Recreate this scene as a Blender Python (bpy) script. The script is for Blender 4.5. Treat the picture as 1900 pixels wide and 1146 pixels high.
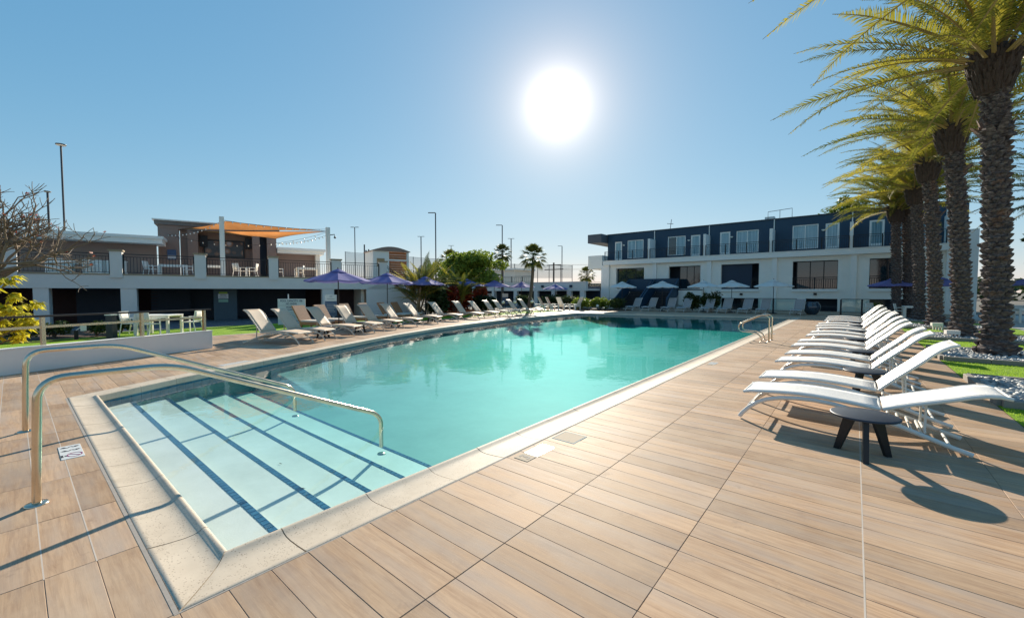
import bpy, math, random
from mathutils import Vector, Matrix, noise
R = math.radians
random.seed(7)
for o in list(bpy.data.objects): bpy.data.objects.remove(o)
sc = bpy.context.scene
C = sc.collection

# ---------------------------------------------------------------- camera
cam = bpy.data.cameras.new('camera'); cam.lens = 36 * 768.3 / 1900; cam.sensor_width = 36
cam.clip_end = 3000; cam.clip_start = .05
co = bpy.data.objects.new('camera', cam); C.objects.link(co)
co.location = (0, 0, 1.6); co.rotation_euler = (R(90 - 2.346), 0, R(39.636))
sc.camera = co
sc.render.resolution_x = 1024; sc.render.resolution_y = 617

# ---------------------------------------------------------------- sky and sun
SUN = Vector((-.5045, .7639, .4024)).normalized()
EL = math.asin(SUN.z); AZ = math.atan2(SUN.x, SUN.y)
w = bpy.data.worlds.new('World'); sc.world = w; w.use_nodes = True
nt = w.node_tree; nt.nodes.clear()
def N(t, **k):
    n = nt.nodes.new(t)
    for a, b in k.items(): setattr(n, a, b)
    return n
sky = N('ShaderNodeTexSky', sky_type='NISHITA', sun_disc=False, sun_elevation=EL, sun_rotation=AZ,
        altitude=20, air_density=1.0, dust_density=.0, ozone_density=2.0)
bg = N('ShaderNodeBackground'); bg.inputs[1].default_value = .118
out = N('ShaderNodeOutputWorld')
geo = N('ShaderNodeNewGeometry')
dot = N('ShaderNodeVectorMath', operation='DOT_PRODUCT')
nrm = N('ShaderNodeVectorMath', operation='NORMALIZE')
tc = N('ShaderNodeTexCoord')
nt.links.new(tc.outputs['Generated'], nrm.inputs[0])
nt.links.new(nrm.outputs[0], dot.inputs[0]); dot.inputs[1].default_value = SUN
ac = N('ShaderNodeMath', operation='ARCCOSINE'); nt.links.new(dot.outputs['Value'], ac.inputs[0])
def gauss(width, amp, pw):
    d = N('ShaderNodeMath', operation='DIVIDE'); nt.links.new(ac.outputs[0], d.inputs[0]); d.inputs[1].default_value = R(width)
    p = N('ShaderNodeMath', operation='POWER'); nt.links.new(d.outputs[0], p.inputs[0]); p.inputs[1].default_value = pw
    m = N('ShaderNodeMath', operation='MULTIPLY'); nt.links.new(p.outputs[0], m.inputs[0]); m.inputs[1].default_value = -1
    e = N('ShaderNodeMath', operation='EXPONENT'); nt.links.new(m.outputs[0], e.inputs[0])
    a = N('ShaderNodeMath', operation='MULTIPLY'); nt.links.new(e.outputs[0], a.inputs[0]); a.inputs[1].default_value = amp
    return a
g1 = gauss(2.1, 8.0, 1.3); g2 = gauss(4.6, 5.0, .95); g3 = gauss(24, .55, 1.6)
def scaled(src, col):
    v = N('ShaderNodeVectorMath', operation='SCALE'); v.inputs[0].default_value = col; nt.links.new(src.outputs[0], v.inputs['Scale']); return v
ga = N('ShaderNodeMath', operation='ADD'); nt.links.new(g2.outputs[0], ga.inputs[0]); nt.links.new(g3.outputs[0], ga.inputs[1])
gc = N('ShaderNodeVectorMath', operation='ADD'); nt.links.new(scaled(g1, (1, .98, .94)).outputs[0], gc.inputs[0]); nt.links.new(scaled(ga, (1, .66, .38)).outputs[0], gc.inputs[1])
# nishita compressed a little toward the photographed tone (haze white near the horizon, clear blue above)
add = N('ShaderNodeVectorMath', operation='ADD')
tint = N('ShaderNodeVectorMath', operation='MULTIPLY'); tint.inputs[1].default_value = (.80, 1.02, 1.03)
nt.links.new(sky.outputs[0], tint.inputs[0])
sp3 = N('ShaderNodeSeparateXYZ'); cb3 = N('ShaderNodeCombineXYZ'); nt.links.new(tint.outputs[0], sp3.inputs[0])
for ch, (pw_, am_) in enumerate(((.90, .575), (.54, 1.0), (.36, 1.60))):
    q1 = N('ShaderNodeMath', operation='POWER'); nt.links.new(sp3.outputs[ch], q1.inputs[0]); q1.inputs[1].default_value = pw_
    q2 = N('ShaderNodeMath', operation='MULTIPLY'); nt.links.new(q1.outputs[0], q2.inputs[0]); q2.inputs[1].default_value = am_
    nt.links.new(q2.outputs[0], cb3.inputs[ch])
nt.links.new(cb3.outputs[0], add.inputs[0]); nt.links.new(gc.outputs[0], add.inputs[1])
nt.links.new(add.outputs[0], bg.inputs[0]); nt.links.new(bg.outputs[0], out.inputs[0])
sl = bpy.data.lights.new('sun', 'SUN'); sl.energy = 4.2; sl.angle = R(.53); sl.color = (1, .90, .74)
so = bpy.data.objects.new('sun', sl); C.objects.link(so); so.rotation_euler = SUN.to_track_quat('Z', 'Y').to_euler(); so.location = (-20, 30, 40)
sc.view_settings.view_transform = 'Standard'; sc.view_settings.look = 'None'
sc.view_settings.exposure = 0.95; sc.view_settings.gamma = 1
sc.view_settings.use_curve_mapping = False
sc.render.engine = 'CYCLES'
sc.cycles.max_bounces = 8; sc.cycles.transparent_max_bounces = 24; sc.cycles.volume_bounces = 0

# ---------------------------------------------------------------- helpers
def srgb(r, g, b):
    f = lambda c: (c / 255 / 12.92) if c / 255 <= .04045 else ((c / 255 + .055) / 1.055) ** 2.4
    return (f(r), f(g), f(b))
class G:
    """small node-graph helper"""
    def __init__(s, name):
        s.m = bpy.data.materials.new(name); s.m.use_nodes = True; s.t = s.m.node_tree; s.t.nodes.clear()
        s.out = s.n('ShaderNodeOutputMaterial')
    def n(s, t, **k):
        x = s.t.nodes.new(t)
        for a, b in k.items(): setattr(x, a, b)
        return x
    def l(s, a, b): s.t.links.new(a, b)
    def pos(s, scale=(1, 1, 1), obj=False):
        g = s.n('ShaderNodeTexCoord').outputs['Object'] if obj else s.n('ShaderNodeNewGeometry').outputs['Position']
        m = s.n('ShaderNodeVectorMath', operation='MULTIPLY'); m.inputs[1].default_value = scale
        s.l(g, m.inputs[0]); return m.outputs[0]
    def noise(s, vec, scale, detail=4, rough=.6, dist=0):
        x = s.n('ShaderNodeTexNoise'); x.inputs['Scale'].default_value = scale; x.inputs['Detail'].default_value = detail
        x.inputs['Roughness'].default_value = rough; x.inputs['Distortion'].default_value = dist
        s.l(vec, x.inputs['Vector']); return x.outputs['Fac']
    def ramp(s, fac, stops, interp='LINEAR'):
        x = s.n('ShaderNodeValToRGB'); cr = x.color_ramp; cr.interpolation = interp
        while len(cr.elements) < len(stops): cr.elements.new(.5)
        for e, (p, c) in zip(cr.elements, stops):
            e.position = p; e.color = (*c, 1) if len(c) == 3 else c
        s.l(fac, x.inputs[0]); return x.outputs[0]
    def mix(s, f, a, b, mode='MIX'):
        x = s.n('ShaderNodeMix', data_type='RGBA', blend_type=mode)
        for sock, v in ((x.inputs[0], f), (x.inputs[6], a), (x.inputs[7], b)):
            if isinstance(v, (int, float)): sock.default_value = v
            elif isinstance(v, tuple): sock.default_value = (*v[:3], 1)
            else: s.l(v, sock)
        return x.outputs[2]
    def math(s, op, a, b=None, c=None):
        x = s.n('ShaderNodeMath', operation=op)
        for i, v in enumerate((a, b, c)):
            if v is None: continue
            if isinstance(v, (int, float)): x.inputs[i].default_value = v
            else: s.l(v, x.inputs[i])
        return x.outputs[0]
    def bump(s, h, strength=.3, dist=.01, normal=None):
        x = s.n('ShaderNodeBump'); x.inputs['Strength'].default_value = strength; x.inputs['Distance'].default_value = dist
        s.l(h, x.inputs['Height'])
        if normal: s.l(normal, x.inputs['Normal'])
        return x.outputs[0]
    def bsdf(s, col, rough=.6, metal=0, spec=.5, normal=None, trans_leaf=0, coat=0, emis=None):
        b = s.n('ShaderNodeBsdfPrincipled')
        def setv(n, v):
            if isinstance(v, (int, float)): b.inputs[n].default_value = v
            elif isinstance(v, tuple): b.inputs[n].default_value = (*v[:3], 1)
            else: s.l(v, b.inputs[n])
        setv('Base Color', col); setv('Roughness', rough); setv('Metallic', metal); setv('Specular IOR Level', spec)
        if coat: setv('Coat Weight', coat)
        if emis: setv('Emission Color', emis[0]); setv('Emission Strength', emis[1])
        if normal: s.l(normal, b.inputs['Normal'])
        if trans_leaf:
            t = s.n('ShaderNodeBsdfTranslucent'); mx = s.n('ShaderNodeMixShader'); mx.inputs[0].default_value = trans_leaf
            if isinstance(col, tuple): t.inputs[0].default_value = (*col, 1)
            else: s.l(col, t.inputs[0])
            s.l(b.outputs[0], mx.inputs[1]); s.l(t.outputs[0], mx.inputs[2]); s.l(mx.outputs[0], s.out.inputs[0])
        else: s.l(b.outputs[0], s.out.inputs[0])
        return s.m
def plain(name, col, rough=.6, metal=0, var=.12, scale=3, bump=.1, bs=60, spec=.5, coat=0):
    g = G(name); p = g.pos(); n = g.noise(p, scale, 5)
    c = g.mix(g.math('MULTIPLY', n, 1.0), tuple(x * (1 - var) for x in col), tuple(min(1, x * (1 + var)) for x in col))
    return g.bsdf(c, rough, metal, spec, g.bump(g.noise(p, bs, 3), bump, .004) if bump else None, coat=coat)

def leafmat(name, a, b, tr=.5, scale=.9, rough=.55):
    g = G(name); f = g.noise(g.pos(), scale, 3)
    oi = g.n('ShaderNodeObjectInfo').outputs['Random']
    n2 = g.noise(g.pos(), 9, 2)
    k = g.math('MULTIPLY_ADD', oi, .6, g.math('MULTIPLY_ADD', n2, .45, g.math('MULTIPLY', f, .35)))
    return g.bsdf(g.ramp(k, [(.28, a), (.95, b)]), rough, 0, .4, trans_leaf=tr)

class MB:
    def __init__(s): s.v = []; s.f = []; s.sm = []
    def add(s, vs, fs, smooth=False):
        o = len(s.v); s.v += [tuple(v) for v in vs]; s.f += [tuple(i + o for i in f) for f in fs]; s.sm += [smooth] * len(fs); return s
    def box(s, x0, y0, z0, x1, y1, z1, M=None):
        vs = [(x, y, z) for z in (z0, z1) for y in (y0, y1) for x in (x0, x1)]
        if M: vs = [M @ Vector(v) for v in vs]
        return s.add(vs, [(0, 2, 3, 1), (4, 5, 7, 6), (0, 1, 5, 4), (2, 6, 7, 3), (0, 4, 6, 2), (1, 3, 7, 5)])
    def cbox(s, x0, y0, z0, x1, y1, z1, c=.004):
        # box with chamfered top edges
        vs = [(x0, y0, z0), (x1, y0, z0), (x1, y1, z0), (x0, y1, z0), (x0, y0, z1 - c), (x1, y0, z1 - c), (x1, y1, z1 - c), (x0, y1, z1 - c),
              (x0 + c, y0 + c, z1), (x1 - c, y0 + c, z1), (x1 - c, y1 - c, z1), (x0 + c, y1 - c, z1)]
        return s.add(vs, [(0, 1, 5, 4), (1, 2, 6, 5), (2, 3, 7, 6), (3, 0, 4, 7), (4, 5, 9, 8), (5, 6, 10, 9), (6, 7, 11, 10), (7, 4, 8, 11), (8, 9, 10, 11)])
    def tube(s, path, r, n=8, cap=True, flat=None):
        P = [Vector(p) for p in path]; rings = []
        up = None
        for i, p in enumerate(P):
            t = (P[min(i + 1, len(P) - 1)] - P[max(i - 1, 0)])
            if t.length < 1e-9: t = Vector((0, 0, 1))
            t.normalize()
            if up is None:
                up = Vector((0, 0, 1)) if abs(t.z) < .9 else Vector((1, 0, 0))
            a = t.cross(up)
            if a.length < 1e-4: a = t.cross(Vector((0, 1, 0)))
            a.normalize(); b = a.cross(t).normalized(); up = b
            rr = r[i] if isinstance(r, (list, tuple)) else r
            ra, rb = (rr, rr) if not flat else (rr * flat[0], rr * flat[1])
            rings.append([p + a * (math.cos(2 * math.pi * k / n) * ra) + b * (math.sin(2 * math.pi * k / n) * rb) for k in range(n)])
        vs = [v for rg in rings for v in rg]; fs = []
        for i in range(len(P) - 1):
            for k in range(n):
                fs.append((i * n + k, i * n + (k + 1) % n, (i + 1) * n + (k + 1) % n, (i + 1) * n + k))
        s.add(vs, fs, True)
        if cap: s.add(rings[0], [tuple(range(n))]); s.add(rings[-1], [tuple(reversed(range(n)))])
        return s
    def bar(s, a, b, wx, wz):
        # rectangular bar from a to b
        a, b = Vector(a), Vector(b); t = (b - a).normalized()
        up = Vector((0, 0, 1)) if abs(t.z) < .95 else Vector((0, 1, 0))
        x = t.cross(up).normalized() * wx / 2; z = x.cross(t).normalized() * wz / 2
        vs = [p + i * x + j * z for p in (a, b) for j in (-1, 1) for i in (-1, 1)]
        return s.add(vs, [(0, 1, 3, 2), (4, 6, 7, 5), (0, 4, 5, 1), (2, 3, 7, 6), (0, 2, 6, 4), (1, 5, 7, 3)])
    def lathe(s, prof, n=16, c=(0, 0, 0), smooth=True):
        vs = []; fs = []
        for (r, z) in prof:
            for k in range(n): vs.append((c[0] + r * math.cos(2 * math.pi * k / n), c[1] + r * math.sin(2 * math.pi * k / n), c[2] + z))
        for i in range(len(prof) - 1):
            for k in range(n): fs.append((i * n + k, i * n + (k + 1) % n, (i + 1) * n + (k + 1) % n, (i + 1) * n + k))
        s.add(vs, fs, smooth)
        if prof[0][0] > 1e-6: s.add(vs[:n], [tuple(reversed(range(n)))])
        if prof[-1][0] > 1e-6: s.add(vs[-n:], [tuple(range(n))])
        return s
    def prism(s, poly, z0, z1):
        n = len(poly); vs = [(x, y, z0) for x, y in poly] + [(x, y, z1) for x, y in poly]
        return s.add(vs, [tuple(reversed(range(n))), tuple(range(n, 2 * n))] + [(i, (i + 1) % n, n + (i + 1) % n, n + i) for i in range(n)])
    def slab(s, poly, y0, y1):
        # polygon in x-z extruded along y
        n = len(poly); vs = [(x, y0, z) for x, z in poly] + [(x, y1, z) for x, z in poly]
        return s.add(vs, [tuple(range(n)), tuple(reversed(range(n, 2 * n)))] + [(i, n + i, n + (i + 1) % n, (i + 1) % n) for i in range(n)])
    def strip(s, prof, y0, y1, t=.006, ny=4, sag=0):
        # ribbon following an x-z profile between y0 and y1, with thickness
        vs = []; n = len(prof)
        for side in (0, 1):
            for i, (x, z) in enumerate(prof):
                a = prof[max(0, i - 1)]; b = prof[min(n - 1, i + 1)]; L = math.hypot(b[0] - a[0], b[1] - a[1]) or 1
                nx, nz = -(b[1] - a[1]) / L, (b[0] - a[0]) / L
                for j in range(ny + 1):
                    u = j / ny; sg = -sag * 4 * u * (1 - u)
                    vs.append((x - nx * t * side + nx * sg, y0 + (y1 - y0) * u, z - nz * t * side + nz * sg))
        m = ny + 1; o = n * m; fs = []
        for i in range(n - 1):
            for j in range(ny):
                q = (i * m + j, (i + 1) * m + j, (i + 1) * m + j + 1, i * m + j + 1)
                fs.append(q); fs.append(tuple(o + k for k in reversed(q)))
        for i in range(n - 1):
            fs.append((i * m, o + i * m, o + (i + 1) * m, (i + 1) * m)); fs.append((i * m + ny, (i + 1) * m + ny, o + (i + 1) * m + ny, o + i * m + ny))
        for j in range(ny):
            fs.append((j, j + 1, o + j + 1, o + j)); k = (n - 1) * m; fs.append((k + j, o + k + j, o + k + j + 1, k + j + 1))
        return s.add(vs, fs, True)
    def mesh(s, name, mat):
        me = bpy.data.meshes.new(name); me.from_pydata(s.v, [], s.f); me.materials.append(mat)
        me.polygons.foreach_set('use_smooth', s.sm); me.update(); return me
    def obj(s, name, mat, parent=None, loc=None, rot=None): return put(name, s.mesh(name, mat), parent, loc, rot)
def put(name, me, parent=None, loc=None, rot=None):
    o = bpy.data.objects.new(name, me); C.objects.link(o)
    if parent: o.parent = parent
    if loc: o.location = loc
    if rot: o.rotation_euler = rot
    return o
def tag(o, label=None, cat=None, group=None, kind=None):
    if label: o['label'] = label
    if cat: o['category'] = cat
    if group: o['group'] = group
    if kind: o['kind'] = kind
    return o
def thing(name, label, cat, loc=(0, 0, 0), rz=0, group=None):
    o = bpy.data.objects.new(name, None); C.objects.link(o); o.location = loc; o.rotation_euler = (0, 0, rz); o.empty_display_size = .2
    return tag(o, label, cat, group)
KIDS = {}
def dup(root, loc, rz=0, label=None, group=None, scale=None):
    r = root.copy(); C.objects.link(r); r.location = loc; r.rotation_euler = (0, 0, rz)
    if label: r['label'] = label
    if group: r['group'] = group
    if scale: r.scale = (scale,) * 3
    key = root.name
    if key not in KIDS: KIDS[key] = [(c, list(c.children)) for c in root.children]
    for c, sub in KIDS[key]:
        k = c.copy(); C.objects.link(k); k.parent = r
        for q in sub:
            d = q.copy(); C.objects.link(d); d.parent = k
    return r
def bev(o, w=.01, seg=2):
    m = o.modifiers.new('edge', 'BEVEL'); m.width = w; m.segments = seg; m.limit_method = 'ANGLE'; return o
def rounded(pts, r=.1, n=5):
    P = [Vector(p) for p in pts]; out = [P[0]]
    for i in range(1, len(P) - 1):
        a, b, c = P[i - 1], P[i], P[i + 1]
        rr = min(r, (a - b).length * .49, (c - b).length * .49)
        p0 = b + (a - b).normalized() * rr; p1 = b + (c - b).normalized() * rr
        for k in range(n + 1):
            t = k / n; out.append(p0 * (1 - t) ** 2 + b * 2 * t * (1 - t) + p1 * t * t)
    out.append(P[-1]); return out

# ---------------------------------------------------------------- materials
X0, PW, Y0, PH = -2.5656, .88167, 1.32584, .21036
g = G('wood_look_tile')
p = g.pos(); sep = g.n('ShaderNodeSeparateXYZ'); g.l(p, sep.inputs[0])
cx = g.math('FLOOR', g.math('DIVIDE', g.math('SUBTRACT', sep.outputs[0], X0), PW))
cy = g.math('FLOOR', g.math('DIVIDE', g.math('SUBTRACT', sep.outputs[1], Y0), PH))
cb = g.n('ShaderNodeCombineXYZ'); g.l(cx, cb.inputs[0]); g.l(cy, cb.inputs[1])
wn = g.n('ShaderNodeTexWhiteNoise', noise_dimensions='3D'); g.l(cb.outputs[0], wn.inputs['Vector'])
off = g.n('ShaderNodeVectorMath', operation='MULTIPLY_ADD'); off.inputs[1].default_value = (40, 40, 40); g.l(wn.outputs['Color'], off.inputs[0]); g.l(p, off.inputs[2])
st = g.n('ShaderNodeVectorMath', operation='MULTIPLY'); st.inputs[1].default_value = (1.6, 22, 1); g.l(off.outputs[0], st.inputs[0])
gr = g.noise(st.outputs[0], 1.6, 8, .7, .5)
st2 = g.n('ShaderNodeVectorMath', operation='MULTIPLY'); st2.inputs[1].default_value = (5, 110, 1); g.l(off.outputs[0], st2.inputs[0])
fine = g.noise(st2.outputs[0], 1.5, 5, .6)
st3 = g.n('ShaderNodeVectorMath', operation='MULTIPLY'); st3.inputs[1].default_value = (1.2, 6, 1); g.l(off.outputs[0], st3.inputs[0])
band = g.noise(st3.outputs[0], 1.2, 3, .5)
c = g.ramp(gr, [(.25, (.30, .17, .095)), (.45, (.42, .27, .16)), (.6, (.52, .345, .205)), (.8, (.42, .30, .20))])
c = g.mix(g.math('MULTIPLY', g.math('SUBTRACT', band, .42), 2.6), c, (.38, .30, .235))
tone = g.math('MULTIPLY_ADD', wn.outputs['Value'], .38, .78)
tv0 = g.n('ShaderNodeVectorMath', operation='SCALE'); g.l(c, tv0.inputs[0]); g.l(tone, tv0.inputs['Scale'])
tv = g.n('ShaderNodeVectorMath', operation='MULTIPLY'); tv.inputs[1].default_value = (.98, .975, 1.01); g.l(tv0.outputs[0], tv.inputs[0])
c = g.mix(g.math('MULTIPLY', g.ramp(fine, [(.42, (0, 0, 0)), (.3, (1, 1, 1))]), .0), tv.outputs[0], (.1, .08, .07))
c = g.mix(g.math('MULTIPLY', g.math('LESS_THAN', fine, .36), .22), c, (.17, .11, .08))
# worn, chalky patches and water stains
big = g.noise(p, .8, 6, .65); spk = g.noise(p, 38, 4, .7)
c = g.mix(g.math('MULTIPLY', g.math('SMOOTHSTEP', .45, .8, big) if False else g.ramp(big, [(.42, (0, 0, 0)), (.72, (1, 1, 1))]), .5), c, (.60, .46, .33))
st_n = g.noise(p, 2.6, 5, .75)
c = g.mix(g.math('MULTIPLY', g.ramp(st_n, [(.60, (0, 0, 0)), (.70, (1, 1, 1))]), .42), c, (.24, .165, .12))
c = g.mix(g.math('MULTIPLY', g.math('GREATER_THAN', spk, .66), .18), c, (.70, .56, .40))
rg = g.math('MULTIPLY_ADD', gr, .25, .50)
DECK = g.bsdf(c, rg, 0, .10, g.bump(g.math('ADD', g.math('MULTIPLY', fine, .6), gr), .25, .002))
GROUT = plain('tile_grout', (.34, .24, .17), .9, bs=200)
GROUTL = plain('light_tile_grout', (.50, .43, .36), .9, bs=200)
g = G('coping_terrazzo'); p = g.pos()
vo = g.n('ShaderNodeTexVoronoi'); vo.inputs['Scale'].default_value = 62; g.l(p, vo.inputs['Vector'])
sp = g.math('MULTIPLY', g.math('LESS_THAN', vo.outputs['Distance'], .25), g.math('GREATER_THAN', g.noise(p, 12, 3), .47))
c = g.ramp(g.noise(p, 2.2, 6, .7), [(.3, (.52, .43, .33)), (.7, (.65, .55, .43))])
c = g.mix(g.math('MULTIPLY', g.noise(p, 160, 3), .35), c, (.52, .42, .30))
c = g.mix(g.math('MULTIPLY', sp, .6), c, (.20, .14, .10))
c = g.mix(g.math('MULTIPLY', g.ramp(g.noise(p, 3.1, 6, .75), [(.52, (0, 0, 0)), (.68, (1, 1, 1))]), .3), c, (.36, .29, .21))
COPE = g.bsdf(c, .62, 0, .22, g.bump(g.noise(p, 120, 4), .25, .002))
STUC = plain('pale_stucco', (.88, .84, .75), .85, var=.08, scale=1.2, bump=.35, bs=90)
STUCG = plain('grey_stucco', (.80, .74, .68), .85, var=.08, scale=1.5, bump=.35, bs=90)
WHITE = plain('white_paint', (.86, .83, .76), .6, var=.05, scale=1, bump=.15, bs=70)
CREAM = plain('cream_paint', (.78, .72, .62), .7, var=.06, scale=1, bump=.2, bs=70)
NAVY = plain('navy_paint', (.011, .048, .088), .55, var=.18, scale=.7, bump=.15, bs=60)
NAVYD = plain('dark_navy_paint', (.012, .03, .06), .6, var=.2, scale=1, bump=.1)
MARN = plain('dark_maroon_paint', (.040, .018, .022), .7, var=.25, scale=1, bump=.1)
TAUPE = plain('taupe_stucco', (.29, .20, .16), .85, var=.1, scale=1.5, bump=.3, bs=80)
TAN = plain('tan_cap_stone', (.40, .30, .19), .8, var=.15, scale=4)
BLACK = plain('black_metal', (.012, .014, .018), .4, .3, bump=0)
DGREY = plain('charcoal_metal', (.05, .055, .065), .45, .4, bump=0)
STEEL = None
g = G('brushed_steel'); p = g.pos((1, 1, 1)); n = g.noise(p, 160, 4); n2 = g.noise(p, 6, 4)
STEEL = g.bsdf(g.mix(n2, (.55, .44, .32), (.72, .63, .50)), g.math('MULTIPLY_ADD', n2, .16, .13), 1.0, .5, g.bump(n, .05, .001))
g = G('brushed_table_top'); p = g.pos()
TABLE = g.bsdf(g.mix(g.noise(p, 5, 4), (.016, .026, .045), (.03, .045, .07)), .5, .1, .35, g.bump(g.noise(g.pos((200, 8, 20)), 1, 3), .1, .001))
SLING = plain('white_mesh_sling', (.68, .655, .62), .7, var=.06, scale=5, bump=.7, bs=260)
FRAMEW = plain('white_powder_coat', (.74, .71, .66), .35, var=.02, bump=.03)
SLINGB = plain('beige_mesh_sling', (.68, .49, .33), .65, var=.08, scale=4, bump=.5, bs=500)
FRAMEB = plain('beige_powder_coat', (.64, .55, .44), .4, var=.03, bump=.03)
WICK = plain('brown_wicker', (.42, .19, .085), .6, var=.3, scale=14, bump=.6, bs=120)
CUSH = plain('cream_cushion', (.62, .56, .46), .8, var=.05, bump=.3, bs=60)
ORANGE = plain('orange_cushion', (.50, .11, .035), .8, var=.1, bump=.3)
g = G('purple_canopy'); PURP = g.bsdf(g.ramp(g.noise(g.pos(), 2, 4), [(.3, (.19, .175, .42)), (.7, (.26, .245, .52))]), .8, 0, .2, g.bump(g.noise(g.pos(), 300, 2), .15, .002), trans_leaf=.28)
g = G('white_canopy'); WCAN = g.bsdf(g.ramp(g.noise(g.pos(), 2, 4), [(.3, (.88, .80, .72)), (.7, (.92, .86, .79))]), .8, 0, .2, trans_leaf=.25)
g = G('orange_shade_cloth'); SAIL = g.bsdf(g.ramp(g.noise(g.pos(), .8, 4), [(.3, (.46, .18, .055)), (.7, (.60, .26, .09))]), .85, 0, .2, trans_leaf=.6)
POLE = plain('dark_umbrella_pole', (.03, .022, .02), .5, bump=0)
RED = plain('red_box_paint', (.30, .03, .02), .5, bump=0)
SIGNW = plain('white_sign_board', (.62, .64, .66), .5, var=.04, bump=0)
SIGNB = plain('blue_sign_board', (.05, .10, .20), .5, bump=0)
SIGNG = plain('green_sign_board', (.30, .42, .05), .5, bump=0)
INK = plain('sign_ink', (.02, .02, .03), .7, bump=0)
INKB = plain('navy_sign_ink', (.03, .05, .13), .7, bump=0)
PLATE = plain('white_ceramic_plate', (.72, .70, .65), .22, var=.03, bump=0)
g = G('window_glass')
GLASS = g.bsdf((.015, .03, .04), .04, 0, 1.0, g.bump(g.noise(g.pos(), .9, 2), .03, .05))
g = G('pale_window_glass'); f = g.noise(g.pos((9, 1, .15)), 1.5, 4)
PGLASS = g.bsdf(g.ramp(f, [(.3, (.07, .17, .21)), (.45, (.18, .33, .38)), (.7, (.34, .48, .51))]), .08, 0, .9)
BULB = plain('frosted_bulb', (.85, .82, .72), .2, bump=0)
g = G('turf_grass'); p = g.pos()
TURF = g.bsdf(g.ramp(g.noise(p, 3, 8, .75), [(.3, (.16, .29, .012)), (.55, (.25, .41, .02)), (.75, (.34, .50, .035))]), .8, 0, .2, g.bump(g.noise(p, 60, 4), .9, .03))
BLADE = leafmat('turf_blade', (.20, .34, .015), (.38, .55, .05), .5, 2)
SOIL = plain('brown_mulch', (.10, .055, .03), .95, var=.4, scale=20, bump=1, bs=40)
g = G('gravel_base'); p = g.pos(); vo = g.n('ShaderNodeTexVoronoi'); vo.inputs['Scale'].default_value = 16; g.l(p, vo.inputs['Vector'])
GRAV = g.bsdf(g.mix(vo.outputs['Distance'], (.20, .21, .22), (.05, .05, .06)), .8, 0, .3, g.bump(vo.outputs['Distance'], 1, -.03))
g = G('pebble_stone'); p = g.pos()
PEB = g.bsdf(g.ramp(g.noise(p, 11, 2), [(.3, (.09, .10, .11)), (.5, (.30, .32, .33)), (.7, (.55, .57, .57))]), .55, 0, .4)
KERB = plain('grey_kerb_stone', (.27, .24, .21), .85, var=.15, scale=6, bump=.4, bs=80)
g = G('distant_ground'); p = g.pos()
GROUND = g.bsdf(g.ramp(g.noise(p, .15, 6), [(.3, (.11, .10, .08)), (.6, (.20, .18, .15)), (.75, (.08, .11, .05))]), .95, 0, .2)
g = G('pool_plaster'); p = g.pos()
PLAST = g.bsdf(g.ramp(g.noise(p, 1.6, 7, .7), [(.3, (.60, .59, .54)), (.55, (.68, .67, .62)), (.75, (.74, .73, .69))]), .7, 0, .3, g.bump(g.noise(p, 60, 5), .3, .004))
g = G('water_tinted_plaster'); p = g.pos()
PFLOOR = g.bsdf(g.ramp(g.noise(p, .9, 7, .7), [(.3, (.13, .28, .27)), (.55, (.175, .335, .32)), (.75, (.215, .38, .36))]), .7, 0, .3, g.bump(g.noise(p, 40, 5), .3, .004))  # light lost to deep water is painted in as a darker aqua plaster
g = G('blue_step_tile'); oi = g.n('ShaderNodeNewGeometry').outputs['Position']
TILE = g.bsdf(g.ramp(g.noise(oi, 14, 2, .5), [(.3, (.015, .085, .17)), (.7, (.04, .16, .27))]), .25, 0, .6)
TGR = plain('pale_tile_grout', (.45, .55, .56), .8, bump=0)
BARK = plain('grey_bark', (.16, .115, .085), .9, var=.35, scale=12, bump=.8, bs=40)
BARKL = plain('tan_bark', (.34, .22, .13), .9, var=.3, scale=10, bump=.6, bs=40)
g = G('palm_trunk_scales'); p = g.pos()
sp_ = g.n('ShaderNodeSeparateXYZ'); g.l(p, sp_.inputs[0])
f = g.noise(p, 2.2, 3); f2 = g.noise(g.pos((1, 1, 2.5)), 9, 5, .7)
c = g.ramp(f2, [(.3, (.035, .028, .03)), (.5, (.12, .095, .09)), (.74, (.30, .25, .22))])
c = g.mix(g.ramp(f, [(.56, (0, 0, 0)), (.70, (.7, .7, .7))]), c, g.ramp(f2, [(.3, (.12, .05, .03)), (.7, (.34, .20, .13))]))
PTR = g.bsdf(c, .9, 0, .2, g.bump(f2, .6, .02))
PHEAD = plain('palm_boot_fibre', (.075, .05, .04), .95, var=.5, scale=12, bump=1, bs=60)
FROND = leafmat('palm_leaflet', (.04, .09, .018), (.44, .37, .045), .5, .5)
FRONDD = leafmat('palm_leaflet_dark', (.035, .06, .012), (.10, .13, .03), .35, .5)
RACH = plain('frond_rachis', (.30, .20, .06), .6, var=.2, bump=0)
LEAFG = leafmat('green_tree_leaf', (.03, .07, .008), (.26, .33, .04), .4, .5)
LEAFY = leafmat('yellow_green_leaf', (.28, .34, .02), (.78, .66, .05), .55, 1.5)
LEAFD = leafmat('dark_leaf', (.012, .03, .008), (.06, .09, .02), .3, .5)
LEAFR = leafmat('red_ti_leaf', (.16, .012, .008), (.42, .07, .015), .4, 2)
g = G('driving_range_net')
tr = g.n('ShaderNodeBsdfTransparent'); df = g.n('ShaderNodeBsdfDiffuse'); df.inputs[0].default_value = (.18, .19, .20, 1); mx = g.n('ShaderNodeMixShader')
mx.inputs[0].default_value = .38; g.l(tr.outputs[0], mx.inputs[1]); g.l(df.outputs[0], mx.inputs[2]); g.l(mx.outputs[0], g.out.inputs[0]); NET = g.m
g = G('clear_glass_panel')
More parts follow.
